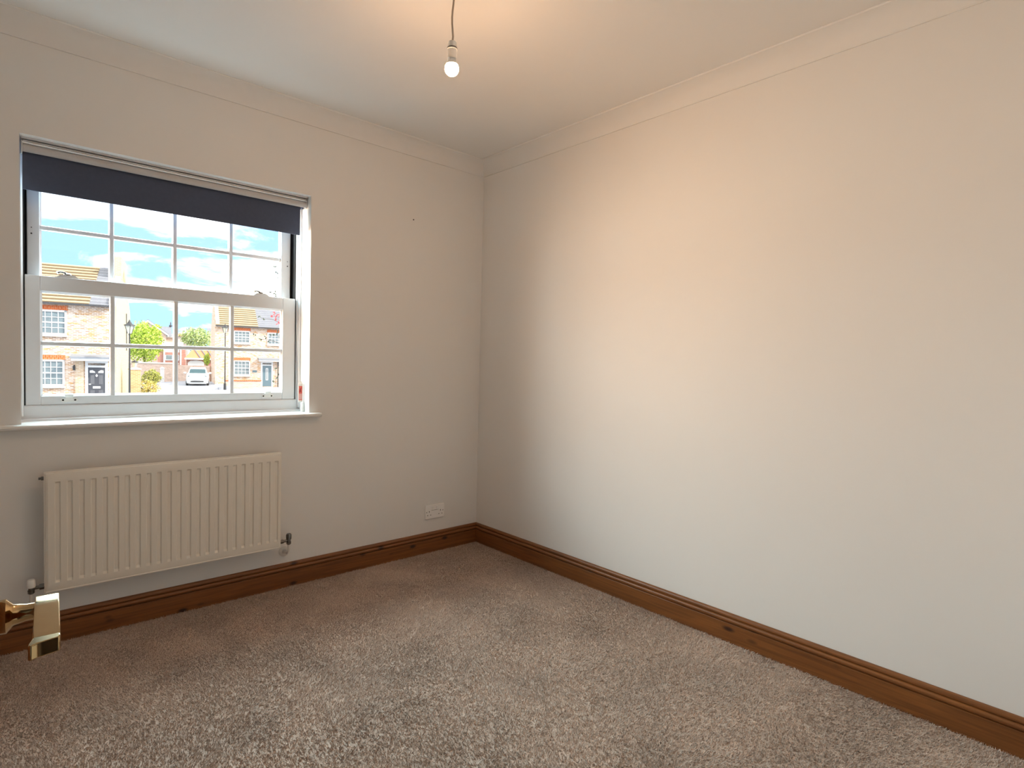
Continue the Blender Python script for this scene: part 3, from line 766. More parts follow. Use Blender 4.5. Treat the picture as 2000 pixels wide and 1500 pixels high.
def leaf_mat(name, c1, c2):
    m, n, b = new_mat(name)
    gi = n.nodes.new('ShaderNodeNewGeometry')
    mx = n.nodes.new('ShaderNodeMix'); mx.data_type = 'RGBA'
    mx.inputs['A'].default_value = c1 + (1,); mx.inputs['B'].default_value = c2 + (1,)
    n.links.new(gi.outputs['Random Per Island'], mx.inputs['Factor'])
    n.links.new(mx.outputs['Result'], b.inputs['Base Color'])
    b.inputs['Roughness'].default_value = 0.6; b.inputs['Specular IOR Level'].default_value = 0.2
    return m
M_LEAFB = leaf_mat('bright_leaves', (0.34, 0.50, 0.055), (0.62, 0.74, 0.14))
M_LEAFO = leaf_mat('olive_leaves', (0.28, 0.32, 0.06), (0.52, 0.50, 0.13))
M_LEAFY = leaf_mat('yellow_leaves', (0.55, 0.52, 0.10), (0.72, 0.55, 0.26))
M_LEAFP = leaf_mat('pale_leaves', (0.30, 0.42, 0.13), (0.55, 0.62, 0.30))
M_LEAFR = leaf_mat('red_leaves', (0.62, 0.05, 0.06), (0.70, 0.16, 0.16))
M_LEAFD = leaf_mat('dark_leaves', (0.035, 0.05, 0.035), (0.09, 0.11, 0.07))
M_BARK = plain('bark', (0.10, 0.075, 0.055), 0.9)

# ------------------------------------------------------------------ ground
tag(link('ground', MB().box(-80, 140, 0.3, 220, G - 0.3, G), M_ASPH), 'grey asphalt road and drive outside', kind='structure')

def roof_courses(x0, x1, y0, z0, y1, z1, n, lip=0.03):
    """stepped tile courses from the eave (y0,z0) to the ridge (y1,z1)"""
    poly = []
    for k in range(n):
        ya = y0 + (y1 - y0) * k / n; za = z0 + (z1 - z0) * k / n
        yb = y0 + (y1 - y0) * (k + 1) / n; zb = z0 + (z1 - z0) * (k + 1) / n
        poly += [(ya, za + lip), (yb, zb + 0.002)]
    poly += [(y1, z1 - 0.12), (y0, z0 - 0.05)]
    return MB().prism(poly, x0, x1, 'x')

def house_window(th, x0, x1, z0, z1, cols, rows, y=-0.05, lintel=True, mid=True):
    w = th.part('window', MB().box(x0, x0 + 0.09, y - 0.03, y + 0.06, z0, z1).box(x1 - 0.09, x1, y - 0.03, y + 0.06, z0, z1).box(x0, x1, y - 0.03, y + 0.06, z1 - 0.10, z1).box(x0, x1, y - 0.03, y + 0.06, z0, z0 + 0.11), M_XW)
    gx0, gx1, gz0, gz1 = x0 + 0.09, x1 - 0.09, z0 + 0.11, z1 - 0.10
    for i in range(cols):
        for j in range(rows):
            a = gx0 + (gx1 - gx0) * i / cols; b = gx0 + (gx1 - gx0) * (i + 1) / cols
            c = gz0 + (gz1 - gz0) * j / rows; d = gz0 + (gz1 - gz0) * (j + 1) / rows
            th.part('pane', MB().box(a + 0.014, b - 0.014, y + 0.02, y + 0.03, c + 0.015, d - 0.015), M_XGLASS, w)
    bars = MB()
    for i in range(1, cols):
        a = gx0 + (gx1 - gx0) * i / cols; bars.box(a - 0.018, a + 0.018, y, y + 0.045, gz0, gz1)
    for j in range(1, rows):
        c = gz0 + (gz1 - gz0) * j / rows; hw = 0.035 if j * 2 == rows else 0.018
        bars.box(gx0, gx1, y - 0.005, y + 0.045, c - hw, c + hw)
    th.part('glazing_bars', bars, M_XW, w)
    th.part('sill', MB().box(x0 - 0.05, x1 + 0.05, y - 0.09, y + 0.02, z0 - 0.09, z0), M_STONE, w)
    if lintel:
        th.part('lintel', MB().box(x0 - 0.03, x1 + 0.03, -0.03, 0.01, z1, z1 + 0.25), M_SOLD, w)
    return w

DZG = 0.17   # ground is this much below the level the heights were read from
def terrace(name, loc, label, x0, x1, ridge, split, parapets, win_list, door_x, door_mat, panelled, canopy, group=None, depth=9.2, eave=5.16 + DZG):
    h = Thing(name, loc, label, 'house', rz=ANG, local=True)
    half = depth / 2
    w = MB(); w.box(x0, x1, 0.0, depth, 0, eave)
    wl = h.part('wall', w, M_BRICK)
    # gable ends carried up as triangles
    for gx, on in ((x0, True), (x1, True)):
        s = 0.05 if gx == x1 else -0.05
        h.part('gable', MB().prism([(0, 0), (depth, 0), (depth, eave), (half, ridge - 0.05), (0, eave)], gx - 0.001, gx + s, 'x'), M_BRICKY if gx == x1 else M_BRICK, wl)
    n = 13
    h.part('roof', roof_courses(x0, split, -0.22, eave - 0.03, half, ridge, n, 0.12), M_TILE)
    h.part('roof', roof_courses(split, x1 - 0.25, -0.22, eave - 0.03, half, ridge, n, 0.06), M_GREYROOF, label='grey end of the roof')  # grey roofing from the split to the gable end
    for xa_, xb_, m_ in ((x0, split, M_LAPSHADE), (split, x1 - 0.25, M_PALEEDGE)):
        strips = MB()  # on the tan tiles, dark strips stand in for shade below each course
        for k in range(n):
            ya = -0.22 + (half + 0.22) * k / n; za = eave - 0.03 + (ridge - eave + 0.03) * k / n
            strips.box(xa_ + 0.01, xb_ - 0.01, ya - 0.012, ya + 0.03, za + 0.005, za + 0.078)
        h.part('course_strips', strips, m_)
    h.part('rear_roof', MB().prism([(half, ridge), (depth + 0.2, eave - 0.03), (depth + 0.2, eave - 0.15), (half, ridge - 0.2)], x0, x1 - 0.25, 'x'), M_TILE)
    for gx in parapets:
        h.part('parapet', MB().prism([(-0.18, eave - 0.05), (half, ridge - 0.05), (depth + 0.18, eave - 0.05), (depth + 0.18, eave + 0.22), (half, ridge + 0.28), (-0.18, eave + 0.22)], gx - 0.26, gx + 0.03, 'x'), M_STONE)
    h.part('gutter', MB().box(x0, x1 - 0.1, -0.34, -0.20, eave - 0.10, eave + 0.0), M_GUT)
    for (a, b, c, d, nc, nr) in win_list: house_window(h, a, b, c + DZG, d + DZG, nc, nr)
    a, b = door_x
    dt = 1.74 + DZG
    fr = MB(); fr.box(a - 0.13, a, -0.04, 0.05, 0, dt + 0.36); fr.box(b, b + 0.13, -0.04, 0.05, 0, dt + 0.36); fr.box(a, b, -0.04, 0.05, dt, dt + 0.11); fr.box(a, b, -0.04, 0.05, dt + 0.24, dt + 0.36)
    f = h.part('door_frame', fr, M_XW)
    h.part('fanlight', MB().box(a, b, 0.0, 0.03, dt + 0.11, dt + 0.24), M_XGLASS, f)
    dl = h.part('front_door', MB().box(a, b, -0.01, 0.04, 0.06, dt), door_mat, label='dark front door')
    if panelled:
        mid = (a + b) / 2
        for s in (-1, 1):
            c = mid + s * 0.19
            h.part('door_light', MB().prism([(c - 0.12, dt - 0.30), (c + 0.12, dt - 0.30), (c + 0.12, dt - 0.20 + 0.03 * s), (c, dt - 0.15), (c - 0.12, dt - 0.20 - 0.03 * s)], -0.02, -0.009, 'y'), M_XW, dl)
            h.part('door_panel', MB().box(c - 0.09, c + 0.09, -0.022, -0.009, dt - 0.92, dt - 0.42), plain('door_panel_grey', (0.13, 0.135, 0.15), 0.4) if 'door_panel_grey' not in MATS else MATS['door_panel_grey'], dl)
            h.part('door_panel', MB().box(c - 0.10, c + 0.10, -0.022, -0.009, 0.15, dt - 1.25), MATS['door_panel_grey'], dl)
        h.part('knocker', MB().prism([(mid, dt - 0.36), (mid + 0.06, dt - 0.46), (mid, dt - 0.53), (mid - 0.06, dt - 0.46)], -0.035, -0.009, 'y'), M_XW, dl)
        h.part('letter_plate', MB().box(mid - 0.17, mid + 0.17, -0.03, -0.009, dt - 1.16, dt - 1.04), M_XW, dl)
        h.part('door_knob', MB().box(a + 0.03, a + 0.13, -0.06, -0.009, dt - 0.95, dt - 0.90), M_XW, dl)
    else:
        h.part('door_light', MB().box(a + 0.27, b - 0.27, -0.02, -0.009, dt - 1.30, dt - 0.22), M_XW, dl)
        h.part('door_pane', MB().box(a + 0.33, b - 0.33, -0.026, -0.018, dt - 1.24, dt - 0.28), M_XGLASS, dl)
    ca, cb, cz = canopy
    cz += DZG
    cn = h.part('canopy', MB().prism([(0.0, cz + 0.02), (-0.75, cz - 0.10), (-0.75, cz - 0.17), (0, cz - 0.17)], ca, cb, 'x'), M_LEAD, label='lead porch canopy')
    h.part('canopy_beam', MB().box(ca + 0.05, cb - 0.05, -0.68, 0, cz - 0.32, cz - 0.17), M_XW, cn)
    return h, wl, eave

A_LOC = plan(-22.12, 32.14)
hA, wA, ev = terrace('terraced_house', A_LOC, 'buff brick house with panelled dark door and sunlit yellow gable', -9.0, 0.0, 7.78 + DZG, -1.15, (0.0,),
    [(-3.42, -2.14, 3.44, 4.77, 4, 4), (-3.42, -2.24, 0.70, 2.13, 4, 4)], (-1.22, -0.45), M_DOORD, True, (-1.93, -0.15, 2.42))
# recessed brick return, lamp and chimney of that house
hA.part('brick_pier', MB().box(-1.78, -1.40, -0.10, 0.0, 0, 2.10 + DZG), brick_mat('pale_pier_brick', (0.66, 0.52, 0.38), (0.56, 0.36, 0.18), (0.72, 0.64, 0.54)))
wl_ = hA.part('wall_lamp', MB().box(-1.87, -1.77, -0.22, -0.10, 1.58 + DZG, 1.80 + DZG).box(-1.84, -1.80, -0.16, 0.0, 1.80 + DZG, 1.86 + DZG), M_IRON)
hA.part('chimney', MB().box(-0.42, 0.05, 3.0, 6.2, 7.0 + DZG, 8.32 + DZG), M_BRICKY)
hA.part('drainpipe', MB().tube([(0.11, 5.6, 5.1 + DZG), (0.11, 5.7, 3.6), (0.11, 5.7, 2.9)], 0.028, 6), M_GUT)
hA.part('satellite_bracket', MB().tube([(-0.28, 1.8, 7.05 + DZG), (-0.28, 1.8, 7.55 + DZG)], 0.03, 6), M_GUT)

B_LOC = plan(-25.56, 49.72)
hB, wB, ev = terrace('terraced_house', B_LOC, 'buff brick house with plain grey blue door behind the lamp post', 0.0, 9.0, 7.78 + DZG, 3.35, (0.26,),
    [(1.40, 2.72, 3.66, 4.77, 4, 4), (4.12, 5.40, 3.62, 4.72, 4, 4), (1.40, 2.72, 0.84, 2.16, 4, 4)], (3.74, 4.48), M_DOORB, False, (3.36, 5.6, 2.44))
hB.part('drainpipe', MB().tube([(5.02, -0.12, 2.2 + DZG), (5.02, -0.12, 0)], 0.045, 6), M_GUT)
hB.part('name_plate', MB().box(2.92, 3.28, -0.03, 0.0, 1.13 + DZG, 1.32 + DZG), M_DOORB)

# low front wall before house B, with planting and a pot
fw_ = Thing('front_garden_wall', B_LOC, 'low orange brick front garden wall before the grey blue door', 'wall', rz=ANG, local=True)
fw_.part('brickwork', MB().box(0.6, 3.35, -2.6, -2.4, 0, 0.62), M_BRICKP)
fw_.part('coping', MB().box(0.55, 3.40, -2.65, -2.35, 0.62, 0.72), M_SOLD)

# ------------------------------------------------------------------ street lamps
def street_lamp(base, hgt, label):
    t_ = Thing('street_lamp', base, label, 'street lamp')
    x, y, z = base
    t_.part('post', MB().lathe((x, y, z), (0, 0, 1), [(0, 0.10), (0.5, 0.09), (0.55, 0.05), (hgt - 0.85, 0.033), (hgt - 0.80, 0.055), (hgt - 0.75, 0.03)], 10), M_IRON)
    t_.part('lantern', MB().lathe((x, y, z + hgt - 0.75), (0, 0, 1), [(0, 0.09), (0.02, 0.10), (0.42, 0.20), (0.42, 0.0)], 4), M_LGLASS)
    fr = MB()
    for k in range(4):
        a = k * PI / 2 + 0.0
        ax = Vector((0, 0, 1)); up = Vector((1, 0, 0)); aa = ax.cross(up).normalized(); bb = ax.cross(aa)
        d0 = aa * math.cos(a) + bb * math.sin(a)
        fr.tube([Vector((x, y, z + hgt - 0.75)) + d0 * 0.10, Vector((x, y, z + hgt - 0.33)) + d0 * 0.205], 0.016, 5)
    t_.part('lantern_frame', fr, M_IRON)
    t_.part('lantern_cap', MB().lathe((x, y, z + hgt - 0.33), (0, 0, 1), [(0, 0.27), (0.04, 0.26), (0.10, 0.13), (0.20, 0.07), (0.24, 0.05), (0.33, 0.012), (0.34, 0)], 8), M_IRON)
    return t_
p = pix(253, 624, 31.0)
street_lamp((p.x, p.y, G), p.z - G, 'black lantern street lamp beside the sunlit yellow gable')
p = pix(440, 632, 46.0)
street_lamp((p.x, p.y, G), p.z - G, 'black lantern street lamp before the house with the grey blue door')

# ------------------------------------------------------------------ foliage
def crown(mb_, c, rx, ry, rz, n, leaf, hollow=0.55):
    for _ in range(n):
        while True:
            v = rng.normal(0, 1, 3); v /= np.linalg.norm(v)
            break
        rr = hollow + (1 - hollow) * rng.uniform() ** 0.6
        bump = 1 + 0.16 * math.sin(v[0] * 7 + c[0]) * math.cos(v[2] * 6 + c[1]) + 0.10 * math.sin(v[1] * 13 + v[2] * 9)
        q = Vector((c[0] + v[0] * rx * rr * bump, c[1] + v[1] * ry * rr * bump, c[2] + v[2] * rz * rr * bump))
        d = Vector(rng.normal(0, 1, 3)).normalized(); u_ = d.orthogonal().normalized(); w_ = d.cross(u_)
        s = leaf * rng.uniform(0.6, 1.3)
        mb_.add([q - u_ * s, q + w_ * s * 0.5, q + u_ * s, q - w_ * s * 0.5], [(0, 1, 2, 3)])

def tree(name, label, cat, c, r, n, leaf, mat, trunk=True, group=None, lobes=3):
    base = (c[0], c[1], G)
    t_ = Thing(name, base, label, cat, group)
    m_ = MB()
    crown(m_, c, r[0], r[1], r[2], n, leaf)
    for k in range(lobes):
        a = 2 * PI * k / lobes + 0.6
        crown(m_, (c[0] + math.cos(a) * r[0] * 0.5, c[1] + math.sin(a) * r[1] * 0.5, c[2] + (0.25 - 0.25 * k) * r[2]), r[0] * 0.6, r[1] * 0.6, r[2] * 0.6, n // 4, leaf)
    t_.part('foliage', m_, mat)
    zt = max(c[2], G + 0.2)
    tr = MB().tube([(c[0], c[1], G), (c[0] + 0.05, c[1], (G + zt) / 2), (c[0], c[1], zt)], 0.1, 7, rs=[0.05 * r[0] + 0.05, 0.045 * r[0] + 0.04, 0.03])
    for k in range(4):
        a = k * 1.7
        tr.tube([(c[0], c[1], G + (zt - G) * 0.6), (c[0] + math.cos(a) * r[0] * 0.5, c[1] + math.sin(a) * r[1] * 0.5, zt + 0.3 * r[2])], 0.03, 5)
    t_.part('trunk', tr, M_BARK)
    return t_
p = pix(281, 668, 58.0)
tree('leafy_tree', 'bright lime green tree behind the garden wall', 'tree', (p.x, p.y, p.z), (1.65, 1.5, 2.05), 2600, 0.13, M_LEAFB)
p = pix(296, 738, 47.0)
tree('round_bush', 'round olive green bush before the garden wall', 'bush', (p.x, p.y, p.z), (0.68, 0.65, 0.70), 900, 0.075, M_LEAFO)
p = pix(287, 762, 37.0)
tree('flowering_shrub', 'low yellow shrub beside the brick gate pier', 'shrub', (p.x, p.y, p.z), (0.75, 0.6, 0.62), 900, 0.06, M_LEAFY)
p = pix(383, 661, 76.0)
tree('leafy_tree', 'pale green tree standing behind the orange tiled garage', 'tree', (p.x, p.y, p.z), (1.75, 1.6, 1.50), 1500, 0.15, M_LEAFP)
p = pix(404, 702, 58.0)
tree('overhanging_bush', 'small green bush overhanging the garden wall beside the car', 'bush', (p.x, p.y, p.z), (0.28, 0.26, 0.66), 420, 0.07, M_LEAFB)

CARZ = -1.33
# ------------------------------------------------------------------ garden wall, pier, post
def wall_run(name, label, a, b, z0, z1, th, mat, cop=True):
    a = Vector(a); b = Vector(b); d = b - a; ln = d.length; rz = math.atan2(d.y, d.x)
    t_ = Thing(name, (a.x, a.y, G), label, 'wall', rz=rz, local=True)
    t_.part('brickwork', MB().box(0, ln, -th / 2, th / 2, 0, z1 - G), mat)
    if cop: t_.part('coping', MB().prism([(-th * 0.75, z1 - G), (th * 0.75, z1 - G), (th * 0.75, z1 - G + 0.05), (0, z1 - G + 0.14), (-th * 0.75, z1 - G + 0.05)], -0.05, ln + 0.05, 'x'), M_STONE)
    return t_
a = pix(250, 709, 55.5); b = pix(347, 709, 55.5)
wall_run('garden_wall', 'pinkish brick garden wall with stone coping behind the bush', (a.x, a.y, 0), (b.x, b.y, 0), G, a.z, 0.25, M_BRICKP)
a2 = pix(347, 713, 55.6); b2 = pix(411, 713, 55.6)
wall_run('garden_wall', 'lower pinkish brick garden wall behind the parked car', (a2.x, a2.y, 0), (b2.x, b2.y, 0), G, a2.z, 0.25, M_BRICKP, cop=False)
# pier with lantern
p = pix(263, 722, 35.0)
pr = Thing('gate_pier', (p.x, p.y, G), 'orange brick gate pier topped by a small lantern', 'pier')
pr.part('shaft', MB().box(p.x - 0.27, p.x + 0.27, p.y - 0.27, p.y + 0.27, G, p.z), brick_mat('orange_pier_brick', (0.62, 0.36, 0.17), (0.52, 0.27, 0.11), (0.66, 0.52, 0.34)))
pr.part('cap', MB().loft([[(p.x - s, p.y - s, z), (p.x + s, p.y - s, z), (p.x + s, p.y + s, z), (p.x - s, p.y + s, z)] for s, z in ((0.31, p.z), (0.31, p.z + 0.06), (0.12, p.z + 0.14))]), M_STONE)
pr.part('lantern', MB().lathe((p.x, p.y, p.z + 0.14), (0, 0, 1), [(0, 0.08), (0.30, 0.15), (0.30, 0)], 4), M_LGLASS)
pr.part('lantern_cap', MB().lathe((p.x, p.y, p.z + 0.44), (0, 0, 1), [(0, 0.22), (0.03, 0.22), (0.10, 0.08), (0.14, 0.02)], 6), M_IRON)
p = pix(317, 720, 54.0)
po = Thing('gate_post', (p.x, p.y, G), 'slim white gate post against the garden wall', 'post')
po.part('post', MB().box(p.x - 0.14, p.x + 0.14, p.y - 0.14, p.y + 0.14, G, p.z), M_XW)
po.part('cap', MB().loft([[(p.x - s, p.y - s, z), (p.x + s, p.y - s, z), (p.x + s, p.y + s, z), (p.x - s, p.y + s, z)] for s, z in ((0.18, p.z), (0.18, p.z + 0.05), (0.02, p.z + 0.16))]), M_XW)
q0, q1 = pix(348, 750, 44.5), pix(412, 750, 44.5)
dv = Thing('ground_drive', (q0.x, q0.y, G), 'asphalt drive sloping up to the parked car', kind='structure', rz=math.atan2(r2.y, r2.x), local=True)
dv.part('ramp', MB().prism([(0.0, 0.0), (2.0, CARZ - G), (10.6, CARZ - G), (10.6, 0.0)], -5.5, (q1 - q0).length - 0.2, 'x'), M_ASPH)
# pavement strip
a = pix(290, 757, 49.5); b = pix(345, 757, 49.5)
tag(link('pavement', MB().box(0, (b - a).length, -0.7, 0.7, 0, 0.05), M_PAVE), 'pale paved strip at the edge of the drive', kind='structure')
o = bpy.data.objects['pavement']; o.location = (a.x, a.y, G); o.rotation_euler = (0, 0, math.atan2(r2.y, r2.x))

# ------------------------------------------------------------------ far houses
RANG = math.atan2(r2.y, r2.x)
def far(name, label, px, fwd):
    """a house whose front faces us; returns it with a pixel-to-metre scale across its front"""
    q = pix(px, 700, fwd); th = math.atan((1000 - px) / FPX)
    t_ = Thing(name, (q.x, q.y, G), label, 'house', rz=RANG + th, local=True)
    return t_, fwd, (lambda p_, dy_=0.0: (p_ - px) * (fwd + dy_ * math.cos(th)) / FPX * math.cos(th)), (lambda py_, p_=px, dy_=0.0: pix(p_, py_, fwd + dy_ * math.cos(th)).z - G)

# pale gabled house behind the lime tree
h, F, fx, fz = far('gabled_house', 'pale brick house with white bargeboards behind the lime tree', 289, 75.0)
w = fx(325); ez = fz(654, 325); rz_ = fz(629)
h.part('wall', MB().prism([(-w, 0), (w, 0), (w, ez), (0, rz_), (-w, ez)], 0, 5, 'y'), M_BRICKP)
for s_ in (-1, 1):
    h.part('bargeboard', MB().prism([(s_ * (w + 0.3), ez - 0.20), (0, rz_ + 0.02), (0, rz_ + 0.26), (s_ * (w + 0.3), ez + 0.04)], -0.25, -0.1, 'y'), M_XW)
    h.part('roof', MB().prism([(s_ * (w + 0.3), ez + 0.04), (0, rz_ + 0.26), (0, rz_ + 0.34), (s_ * (w + 0.3), ez + 0.12)], -0.25, 5, 'y'), M_GREYROOF)
mr = fz(637, 320, 5.5)
h.part('main_wall', MB().box(0.0, fx(346, 2.5), 2.5, 9, 0, ez), M_BRICKP)
h.part('main_roof', MB().prism([(2.1, ez - 0.05), (5.5, mr), (9.2, ez - 0.05)], 0.4, fx(335, 5.5), 'x'), M_GREYROOF)
h.part('finial', MB().lathe((fx(334, 5.5), 5.5, mr), (0, 0, 1), [(0, 0.22), (0.25, 0.20), (0.25, 0.06), (0.5, 0.08), (0.7, 0.02)], 6), M_GUT)
h.part('eave_fascia', MB().box(w, fx(347, 2.4), 2.2, 2.4, ez - 0.22, ez), M_XW)

# red brick house with white posts
h, F, fx, fz = far('red_brick_house', 'red brick house with white window bay behind the garden wall', 337, 67.0)
zt = fz(673)
h.part('wall', MB().box(fx(308), fx(363), 0, 5, 0, zt), M_BRICKR)
h.part('fascia', MB().box(fx(307), fx(358), -0.3, 0.1, zt - 0.15, zt + 0.28), M_XW)
h.part('flat_roof', MB().box(fx(307), fx(363), 0.1, 5.1, zt, zt + 0.15), M_LEAD)
for px in (321, 353):
    h.part('white_post', MB().box(fx(px - 1.5), fx(px + 1.5), -0.2, 0.1, 0, zt), M_XW)
wz0, wz1 = fz(704), fz(681)
w_ = h.part('window', MB().box(fx(323), fx(350), -0.08, 0.05, wz0, wz1), M_XW)
h.part('pane', MB().box(fx(324.5), fx(336), -0.10, -0.07, wz0 + 0.1, fz(694)), M_XGLASS, w_)
h.part('pane', MB().box(fx(338), fx(348.5), -0.10, -0.07, wz0 + 0.1, fz(694)), M_XGLASS, w_)
h.part('red_band', MB().box(fx(323), fx(350), -0.11, -0.07, fz(693), fz(688)), M_BRICKR, w_)

# orange tiled garage
h, F, fx, fz = far('tiled_garage', 'red brick garage with orange tiled hipped roof and white door', 390, 63.0)
ze = fz(700); zr = fz(683, 388, 2.5)
xa, xb = fx(361), fx(421)
h.part('wall', MB().box(xa + 0.15, xb, 0, 5, 0, ze), M_BRICKR)
h.part('roof', MB().add([(xa, -0.3, ze), (xb, -0.3, ze), (xb, 5.3, ze), (xa, 5.3, ze), (xa + 0.7, 2.5, zr), (xb - 0.2, 2.5, zr)], [(0, 1, 5, 4), (1, 2, 5), (2, 3, 4, 5), (3, 0, 4), (0, 3, 2, 1)]), M_OTILE)
for px0, px1 in ((392, 380), (405, 393), (416, 405)):
    h.part('roof_rib', MB().tube([(fx(px0), -0.3, ze + 0.05), (fx(px1, 2.4), 2.4, zr + 0.03)], 0.06, 5), M_GREYROOF)
h.part('fascia', MB().box(xa, xb, -0.42, -0.28, ze - 0.14, ze + 0.04), M_XW)
ax0, ax1, az0, az1 = fx(367), fx(399), 0.05, fz(703.5)
arch = [(ax0, az0), (ax1, az0), (ax1, az1 - 0.28), (ax1 - 0.25, az1 - 0.08), ((ax0 + ax1) / 2, az1), (ax0 + 0.25, az1 - 0.08), (ax0, az1 - 0.28)]
h.part('garage_door', MB().prism(arch, -0.06, 0.02, 'y'), M_XW)

# pale rendered house and grey roofed house farther off
h, F, fx, fz = far('rendered_house', 'pale rendered house between the red brick house and the tree', 356, 88.0)
zt = fz(657)
h.part('wall', MB().box(fx(343), fx(371), 0, 6, 0, zt), M_REND)
h.part('roof', MB().prism([(-0.3, zt), (6.3, zt), (3.0, zt + 0.5)], fx(341), fx(373), 'x'), M_OTILE)
h.part('white_corner', MB().box(fx(366), fx(369), -0.1, 0.05, 0, zt), M_XW)
h, F, fx, fz = far('distant_house', 'distant house with grey roof and pale window beside the tree', 416, 96.0)
zt = fz(654)
h.part('wall', MB().box(fx(408), fx(432), 0, 6, 0, zt), M_BRICKP)
h.part('roof', MB().prism([(-0.4, zt), (6.4, zt), (3.0, zt + 1.2)], fx(404), fx(434), 'x'), M_GREYROOF)
w_ = h.part('window', MB().box(fx(411), fx(420), -0.08, 0.03, fz(666), fz(657)), M_XW)
h.part('pane', MB().box(fx(412.2), fx(418.8), -0.10, -0.07, fz(665), fz(658)), M_XGLASS, w_)

# ------------------------------------------------------------------ parked car (small rounded hatchback, nose towards us)
cp = pix(386.5, 745, 48.4)
CARZ = -1.33
car = Thing('parked_car', (cp.x, cp.y, CARZ), 'small white rounded hatchback parked before the garden wall', 'car', rz=RANG + math.radians(27), local=True)
# cross sections along y (nose at -y): half widths at bottom, belt, roof
secs = []
def ring(y, wb, ww, wr, zb, zw, zr):
    return [(-wb, y, zb), (-ww, y, zb + (zw - zb) * 0.45), (-ww * 0.98, y, zw), (-wr, y, zr), (wr, y, zr), (ww * 0.98, y, zw), (ww, y, zb + (zw - zb) * 0.45), (wb, y, zb)]
body = [ring(-1.80, 0.50, 0.56, 0.44, 0.32, 0.58, 0.66), ring(-1.68, 0.70, 0.74, 0.60, 0.20, 0.68, 0.80), ring(-1.40, 0.78, 0.81, 0.66, 0.18, 0.80, 0.92), ring(-0.90, 0.79, 0.82, 0.68, 0.18, 0.90, 1.00),
        ring(0.0, 0.80, 0.82, 0.70, 0.18, 0.95, 1.00), ring(1.2, 0.79, 0.82, 0.68, 0.18, 0.98, 1.02), ring(1.65, 0.74, 0.78, 0.58, 0.22, 0.90, 0.98), ring(1.78, 0.60, 0.64, 0.46, 0.32, 0.75, 0.85)]
cb = car.part('body', MB().loft(body), M_CARW, smooth=True, angle=50)
cab = [[(-0.68, -0.90, 0.98), (0.68, -0.90, 0.98), (0.70, 1.62, 0.95), (-0.70, 1.62, 0.95)], [(-0.63, -0.55, 1.25), (0.63, -0.55, 1.25), (0.62, 1.45, 1.28), (-0.62, 1.45, 1.28)], [(-0.54, -0.20, 1.46), (0.54, -0.20, 1.46), (0.54, 1.15, 1.46), (-0.54, 1.15, 1.46)]]
car.part('cabin', MB().loft(cab), M_CARW, smooth=True, angle=40)
car.part('windscreen', MB().add([(-0.60, -0.875, 1.01), (0.60, -0.875, 1.01), (0.57, -0.565, 1.25), (0.50, -0.25, 1.42), (-0.50, -0.25, 1.42), (-0.57, -0.565, 1.25), (-0.60, -0.86, 1.00), (0.60, -0.86, 1.00), (0.57, -0.55, 1.24), (0.50, -0.235, 1.41), (-0.50, -0.235, 1.41), (-0.57, -0.55, 1.24)], [(0, 1, 2, 5), (5, 2, 3, 4), (6, 11, 8, 7), (11, 10, 9, 8), (0, 6, 7, 1), (3, 9, 10, 4), (1, 7, 8, 2), (2, 8, 9, 3), (5, 11, 6, 0), (4, 10, 11, 5)]), M_CARG)
for s in (-1, 1):
    car.part('headlight', MB().lathe((s * 0.56, -1.66, 0.72), (0, -1, 0.25), [(-0.08, 0.12), (0.03, 0.11), (0.05, 0.06), (0.055, 0)], 12), M_CARG)
    car.part('fog_light', MB().lathe((s * 0.60, -1.70, 0.52), (0, -1, 0), [(-0.06, 0.06), (0.02, 0.055), (0.03, 0)], 10), M_CARG)
    car.part('wing_mirror', MB().ball((s * 0.92, -0.72, 1.02), 0.10, 8, 6, 1.1, 0.7, 0.8), M_CARW, smooth=True)
    for yy in (-1.12, 1.15):
        wh = car.part('wheel', MB().lathe((s * 0.66, yy, 0.29), (s, 0, 0), [(0, 0.29), (0.16, 0.29), (0.17, 0.26), (0.17, 0)], 18), M_TYRE)
        car.part('hub_cap', MB().lathe((s * 0.66, yy, 0.29), (s, 0, 0), [(0.165, 0.19), (0.18, 0.17), (0.185, 0)], 14), M_ALUB, wh)
car.part('lower_grille', MB().box(-0.46, 0.46, -1.84, -1.60, 0.31, 0.39), M_TYRE)
car.part('number_plate', MB().box(-0.26, 0.26, -1.86, -1.80, 0.45, 0.56), M_XW)
car.part('bumper', MB().box(-0.66, 0.66, -1.78, -1.55, 0.18, 0.27), M_CARW)

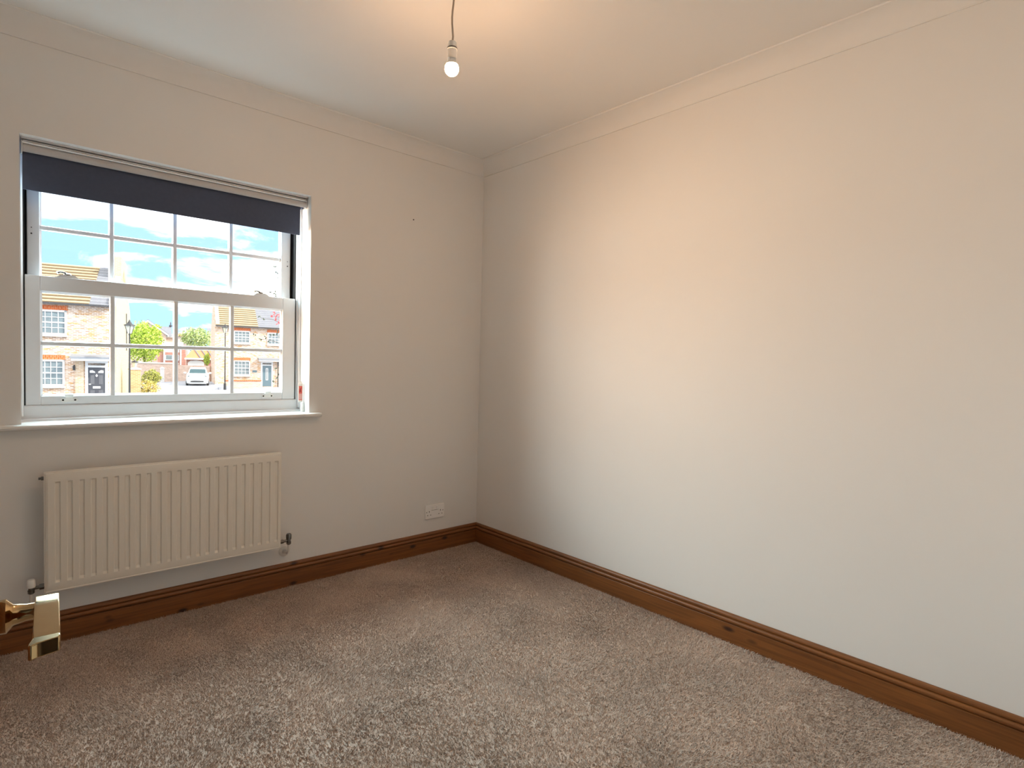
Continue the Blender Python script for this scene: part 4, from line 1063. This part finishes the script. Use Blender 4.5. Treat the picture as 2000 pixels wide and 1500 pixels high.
# ------------------------------------------------------------------ plant climbing outside, beside the window
pc = pix(546, 600, 5.2)
cpv = Thing('red_leaved_climber', (pc.x, pc.y, G), 'thin climbing plant with red and dark leaves outside the window', 'plant')
stem = [(pc.x + 0.05, pc.y, G), (pc.x + 0.05, pc.y + 0.03, -0.4), (pc.x + 0.07, pc.y, 0.6), (pc.x + 0.05, pc.y, 1.2), (pc.x + 0.03, pc.y, 1.7), (pc.x + 0.045, pc.y, 2.2)]
cpv.part('stem', MB().tube(stem, 0.006, 6), M_BARK)
lr, ld, tw = MB(), MB(), MB()
def leaf(m_, q, s):
    d = Vector((rng.normal(0, 0.5), -1, rng.normal(0, 0.5))).normalized(); u_ = d.orthogonal().normalized()
    a = rng.uniform(0, 2 * PI); w_ = d.cross(u_); u2, w2 = u_ * math.cos(a) + w_ * math.sin(a), w_ * math.cos(a) - u_ * math.sin(a)
    m_.add([q - u2 * s, q - u2 * 0.2 * s + w2 * s * 0.5, q + u2 * s, q - u2 * 0.2 * s - w2 * s * 0.5], [(0, 1, 2, 3)])
reds = [(536, 612), (540, 618), (545, 614), (548, 624), (537, 622), (544, 632), (531, 617), (546, 618)]
darks = [(528, 572), (536, 573), (540, 575), (538, 520), (541, 533), (543, 546), (509, 621), (517, 624), (540, 650), (528, 655), (534, 655), (520, 660), (524, 665), (545, 660), (549, 672), (498, 652), (510, 662), (543, 648), (548, 690), (540, 720), (545, 730), (548, 745), (536, 748), (541, 738)]
for k, (x_, y_) in enumerate(reds + darks):
    q = pix(x_, y_, 5.2)
    for _ in range(3 if k < len(reds) else 2):
        leaf(lr if k < len(reds) else ld, q + Vector(rng.normal(0, 0.007, 3)), 0.013)
    root = Vector((pc.x + 0.05, pc.y, q.z - 0.06))
    if k % 2 == 0: tw.tube([root, (root + q) / 2 + Vector((0, 0, 0.02)), q], 0.0014, 4)
cpv.part('red_leaves', lr, M_LEAFR); cpv.part('dark_leaves', ld, M_LEAFD); cpv.part('twigs', tw, M_BARK)
